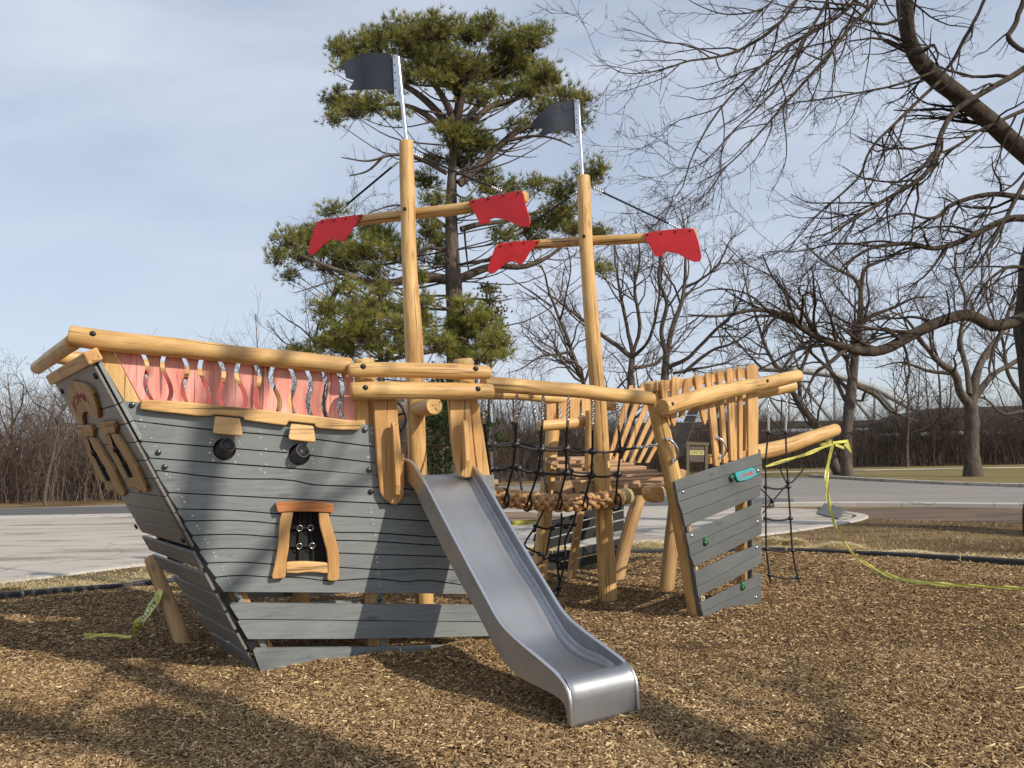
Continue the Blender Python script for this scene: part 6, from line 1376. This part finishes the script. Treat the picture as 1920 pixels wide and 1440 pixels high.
mb = MB(); mb.prism(Plane(dp(1700, 780, DG), Vector((1, 0, 0))), [Plane(dp(1700, 780, DG), Vector((1, 0, 0))).uv(x, y) for x, y in [(1655, 793), (1700, 776), (1760, 765), (2050, 757), (2050, 800), (1655, 812)]], -3.0, 0, 'bridge_dark'); mb.build('parapet', gb)
PG = Plane(dp(1700, 780, DG - 1.0), Vector((1, 0, 0)))
mb = MB(); mb.prism(PG, [PG.uv(x, y) for x, y in [(1600, 826), (2050, 816), (2050, 888), (1600, 896)]], -1.0, 0, 'wall_brown'); mb.build('abutment_wall', gb)
mb = MB(); mb.prism(PG, [PG.uv(x, y) for x, y in [(1640, 818), (2050, 810), (2050, 816), (1640, 825)]], -1.5, 0.3, 'bridge_dark'); mb.build('girder', gb)
for x in (1690, 1760, 1838, 1866, 1930, 1990):
    mb = MB(); mb.prism(PG, [PG.uv(x - 4, 796), PG.uv(x + 3, 796), PG.uv(x + 9, 818), PG.uv(x + 2, 818)], -0.6, -0.2, 'bridge_dark'); mb.build('strut', gb)
for y0, l in ((668, 'thin utility wire crossing high behind the bow'), (681, 'thin utility wire just above the truss bridge')):
    mb = MB(); P = resample([dp(1050, y0 + 6, 58), dp(1400, y0 + 14, 58), dp(1700, y0 + 5, 58), dp(2000, y0 - 12, 58)], 20); mb.tube([Vector(p) for p in P], 0.012, 'wire', 4); tag(mb.build('utility_wire'), l, 'wire')
# park sign seen over the bow deck
DS = 36.0; ps = tag(empty('park_sign', Vector((dp(1307, 850, DS).x, DS, 0))), 'brown park sign with JOHNSTONE in yellow letters inside a timber frame', 'sign')
PS = Plane(dp(1307, 850, DS), Vector((1, -0.03, 0)))
for x in (1290, 1325):
    mb = MB(); mb.prism(PS, [PS.uv(x - 3, 832), PS.uv(x + 2, 832), PS.uv(x + 2, 905), PS.uv(x - 3, 905)], -0.06, 0.05, 'sign_brown'); mb.build('post', ps)
mb = MB(); mb.prism(PS, [PS.uv(1286, 828), PS.uv(1329, 830), PS.uv(1329, 835), PS.uv(1286, 834)], -0.07, 0.07, 'sign_brown'); mb.build('top_rail', ps)
mb = MB(); mb.prism(PS, [PS.uv(1293, 836), PS.uv(1320, 837), PS.uv(1320, 866), PS.uv(1293, 866)], -0.02, 0.02, 'hill'); pnl = mb.build('panel', ps)
mb = MB(); mb.prism(PS, [PS.uv(1293, 844.5), PS.uv(1320, 844.5), PS.uv(1320, 853), PS.uv(1293, 853)], 0.021, 0.03, 'sign_yellow'); mb.build('name_board', ps)
vs, fs = text_mesh('JOHNSTONE', 1.0); xs_ = [v.x for v in vs]; a = PS.uv(1294.5, 849); b = PS.uv(1318.5, 849); mb = MB()
mb.add([PS.pt(a[0] + (v.x - min(xs_)) / (max(xs_) - min(xs_)) * (b[0] - a[0]), a[1] + v.y * 0.2, 0.033) for v in vs], fs, 'sign_brown'); mb.build('lettering', ps)

# ================================================================== CAUTION TAPES
def tape(name, pts, w, label, twist=None, text_at=(), n=90, up=Vector((0, 0, 1)), ns=None):
    P = resample(pts, n); T = norm(np.gradient(P, axis=0)); tw = np.interp(np.linspace(0, 1, n), np.linspace(0, 1, len(twist)), twist) if twist else np.zeros(n)
    B = []
    for i in range(n):
        t = Vector(T[i]); s = up - t * up.dot(t)
        if s.length < 0.05: s = Vector((1, 0, 0)) - t * t.x
        s.normalize(); s = Matrix.Rotation(tw[i], 3, t) @ s; B.append(s)
    ww = w if hasattr(w, '__len__') else [w, w]; W_ = np.interp(np.linspace(0, 1, n), np.linspace(0, 1, len(ww)), ww)
    mb = MB(); vs = []
    for i in range(n):
        t = Vector(T[i]); nn = t.cross(B[i])
        for j in range(5):
            q = (j - 2) / 4.0; vs.append(Vector(P[i]) + B[i] * (q * W_[i]) + nn * (0.006 * math.sin(j * 2.1 + i * 0.55)))
    mb.add(vs, [(i * 5 + j, i * 5 + j + 1, (i + 1) * 5 + j + 1, (i + 1) * 5 + j) for i in range(n - 1) for j in range(4)], 'tape', True)
    o = mb.build(name); tag(o, label, 'caution tape')
    cum = np.concatenate([[0], np.cumsum(np.linalg.norm(np.diff(P, axis=0), axis=1))]); mt = MB(); V_, F_ = text_mesh('CAUTION', 1.0); x_ = [v.x for v in V_]; x0, x1 = min(x_), max(x_)
    for (s0, ln, flip) in text_at:
        out_ = []
        for v in V_:
            s = s0 + (v.x - x0) / (x1 - x0) * ln; i = np.searchsorted(cum, s) - 1; i = max(0, min(n - 2, i)); f = (s - cum[i]) / max(1e-6, cum[i + 1] - cum[i]); f = max(0, min(1, f))
            p = Vector(P[i]) * (1 - f) + Vector(P[i + 1]) * f; b = B[i].lerp(B[i + 1], f); t = Vector(T[i]); nn = t.cross(b).normalized(); out_.append(p + b * ((v.y - 0.0) / 0.72 * 0.62 * W_[i]) * 1.0 + nn * 0.009 * flip)
        mt.add(out_, F_, 'tape_letter')
    if text_at: mt.build('tape_lettering', o)
    return o
knot = bs.hit(1562, 832); k2 = Vector((2.62, 9.35, 1.38)); k2 = BW.hit(1436, 874, -0.03)
tape('caution_tape', [k2, k2.lerp(knot, 0.5) + UP * -0.015, knot], [0.025, 0.04, 0.048, 0.03], 'yellow caution tape stretched from the bow wall up to the bowsprit tip', [0.2, 0.3, 0.2], [(0.25, 0.42, 1), (0.95, 0.42, 1)], n=24)
g1_ = gp(1650, 1070, 0.02); tpp = [knot, dp(1553, 870, 11.6), dp(1550, 905, 11.5), dp(1556, 950, 11.4), dp(1572, 1000, 11.25), dp(1600, 1038, 11.05), dp(1640, 1066, 10.85), gp(1690, 1086, 0.035), gp(1750, 1094, 0.035), gp(1830, 1099, 0.035), gp(1925, 1103, 0.035), gp(2010, 1106, 0.03)]
tape('caution_tape', tpp, [0.035, 0.05, 0.038, 0.03, 0.045, 0.05, 0.036, 0.036, 0.032], 'long yellow caution tape drooping from the bowsprit tip across the wood chips', [0.1, 0.3, 0.9, 0.5, 0.8, 1.2, 1.4, 1.3], [(0.10, 0.4, -1), (1.9, 0.45, -1), (2.6, 0.45, -1), (3.3, 0.45, -1)], n=140, up=Vector((1, 0, 0.15)))
mb = MB()
for k in range(5):
    a = random.uniform(0, 6.28); q = knot + Vector((math.cos(a) * 0.03, 0.0, math.sin(a) * 0.02)); e = q + Vector((0.14 * math.cos(a), 0.02, -0.03 + 0.06 * math.sin(a)))
    mb.add([q - UP * 0.02, q + UP * 0.02, e + UP * 0.025, e - UP * 0.012], [(0, 1, 2, 3)], 'tape')
e1 = dp(1590, 827, 11.7); e2 = dp(1597, 850, 11.7); e3 = dp(1582, 834, 11.7); mb.add([knot + UP * 0.03, e1 + UP * 0.02, e1 - UP * 0.02, knot], [(0, 1, 2, 3)], 'tape'); mb.add([e1 + UP * 0.02, e2, e3], [(0, 1, 2)], 'tape')
tag(mb.build('tape_knot'), 'tattered knot of yellow tape tied under the bowsprit tip', 'tape knot')
lp = lg.hit(301, 1112, 0.08)
tape('caution_tape', [dp(303, 1106, 8.02), dp(284, 1138, 8.0), dp(262, 1170, 7.98), gp(246, 1193, 0.03), gp(215, 1191, 0.025), gp(180, 1191, 0.025), gp(158, 1193, 0.02)], [0.07, 0.15, 0.12, 0.03, 0.026, 0.03, 0.05], 'crumpled yellow caution tape trailing from the stern leg onto the chips', [0.0, 0.1, 0.1, 0.2, 0.3, 0.3, 0.3], [(0.05, 0.34, 1)], n=70, up=Vector((0.70, -0.1, 0.70)))
tape('caution_tape', [dp(560, 992, 13.4), dp(800, 985, 13.4), dp(960, 981, 13.4), dp(1010, 977, 13.2)], 0.075, 'yellow caution tape stretched low behind the ship over the lot', None, [(0.8, 0.4, 1), (2.2, 0.4, 1), (2.9, 0.4, 1), (3.4, 0.3, 1)], n=60)
# the tree behind the viewer that dapples the chips and the hull
ft = bare_tree('bare tree behind the viewer shading the foreground', (9.3, -3.2, 0), [([Vector((9.30, -3.20, -0.10)), Vector((9.20, -3.10, 3.00)), Vector((9.00, -2.90, 6.00)), Vector((8.80, -2.70, 9.00))], [.34, .30, .26, .18]),
   ([Vector((9.10, -3.00, 4.50)), Vector((7.60, -2.10, 6.50)), Vector((5.80, -1.30, 8.00)), Vector((4.00, -0.70, 8.80))], [.17, .15, .12, .06]), ([Vector((9.10, -2.90, 5.20)), Vector((10.40, -1.70, 7.50)), Vector((11.20, -0.30, 9.50)), Vector((11.60, 0.90, 11.00))], [.18, .16, .12, .05]),
   ([Vector((8.90, -2.80, 6.80)), Vector((7.80, -1.30, 8.60)), Vector((6.60, 0.10, 10.40)), Vector((5.40, 1.10, 11.40))], [.17, .14, .11, .05]), ([Vector((8.90, -2.80, 8.00)), Vector((9.20, -3.90, 10.00)), Vector((8.80, -5.10, 12.00))], [.14, .11, .05]), ([Vector((9.10, -3.00, 3.80)), Vector((8.20, -4.30, 5.20)), Vector((6.80, -5.50, 6.60)), Vector((5.20, -6.30, 7.80))], [.16, .14, .11, .05])],
   [dict(per_m=0.7, lf=(0.35, 0.62), ang=(0.4, 1.0), n=7, wig=0.2, trop=(0, 0, 0.03), rf=0.5, kmax=4), dict(per_m=1.4, lf=(0.35, 0.6), ang=(0.4, 1.0), n=5, wig=0.2, trop=(0, 0, 0.03), rf=0.6, kmax=5), dict(per_m=2.0, lf=(0.4, 0.7), ang=(0.4, 1.0), n=4, wig=0.2, trop=(0, 0, 0.03), rf=0.6, kmax=4)], seed=77)
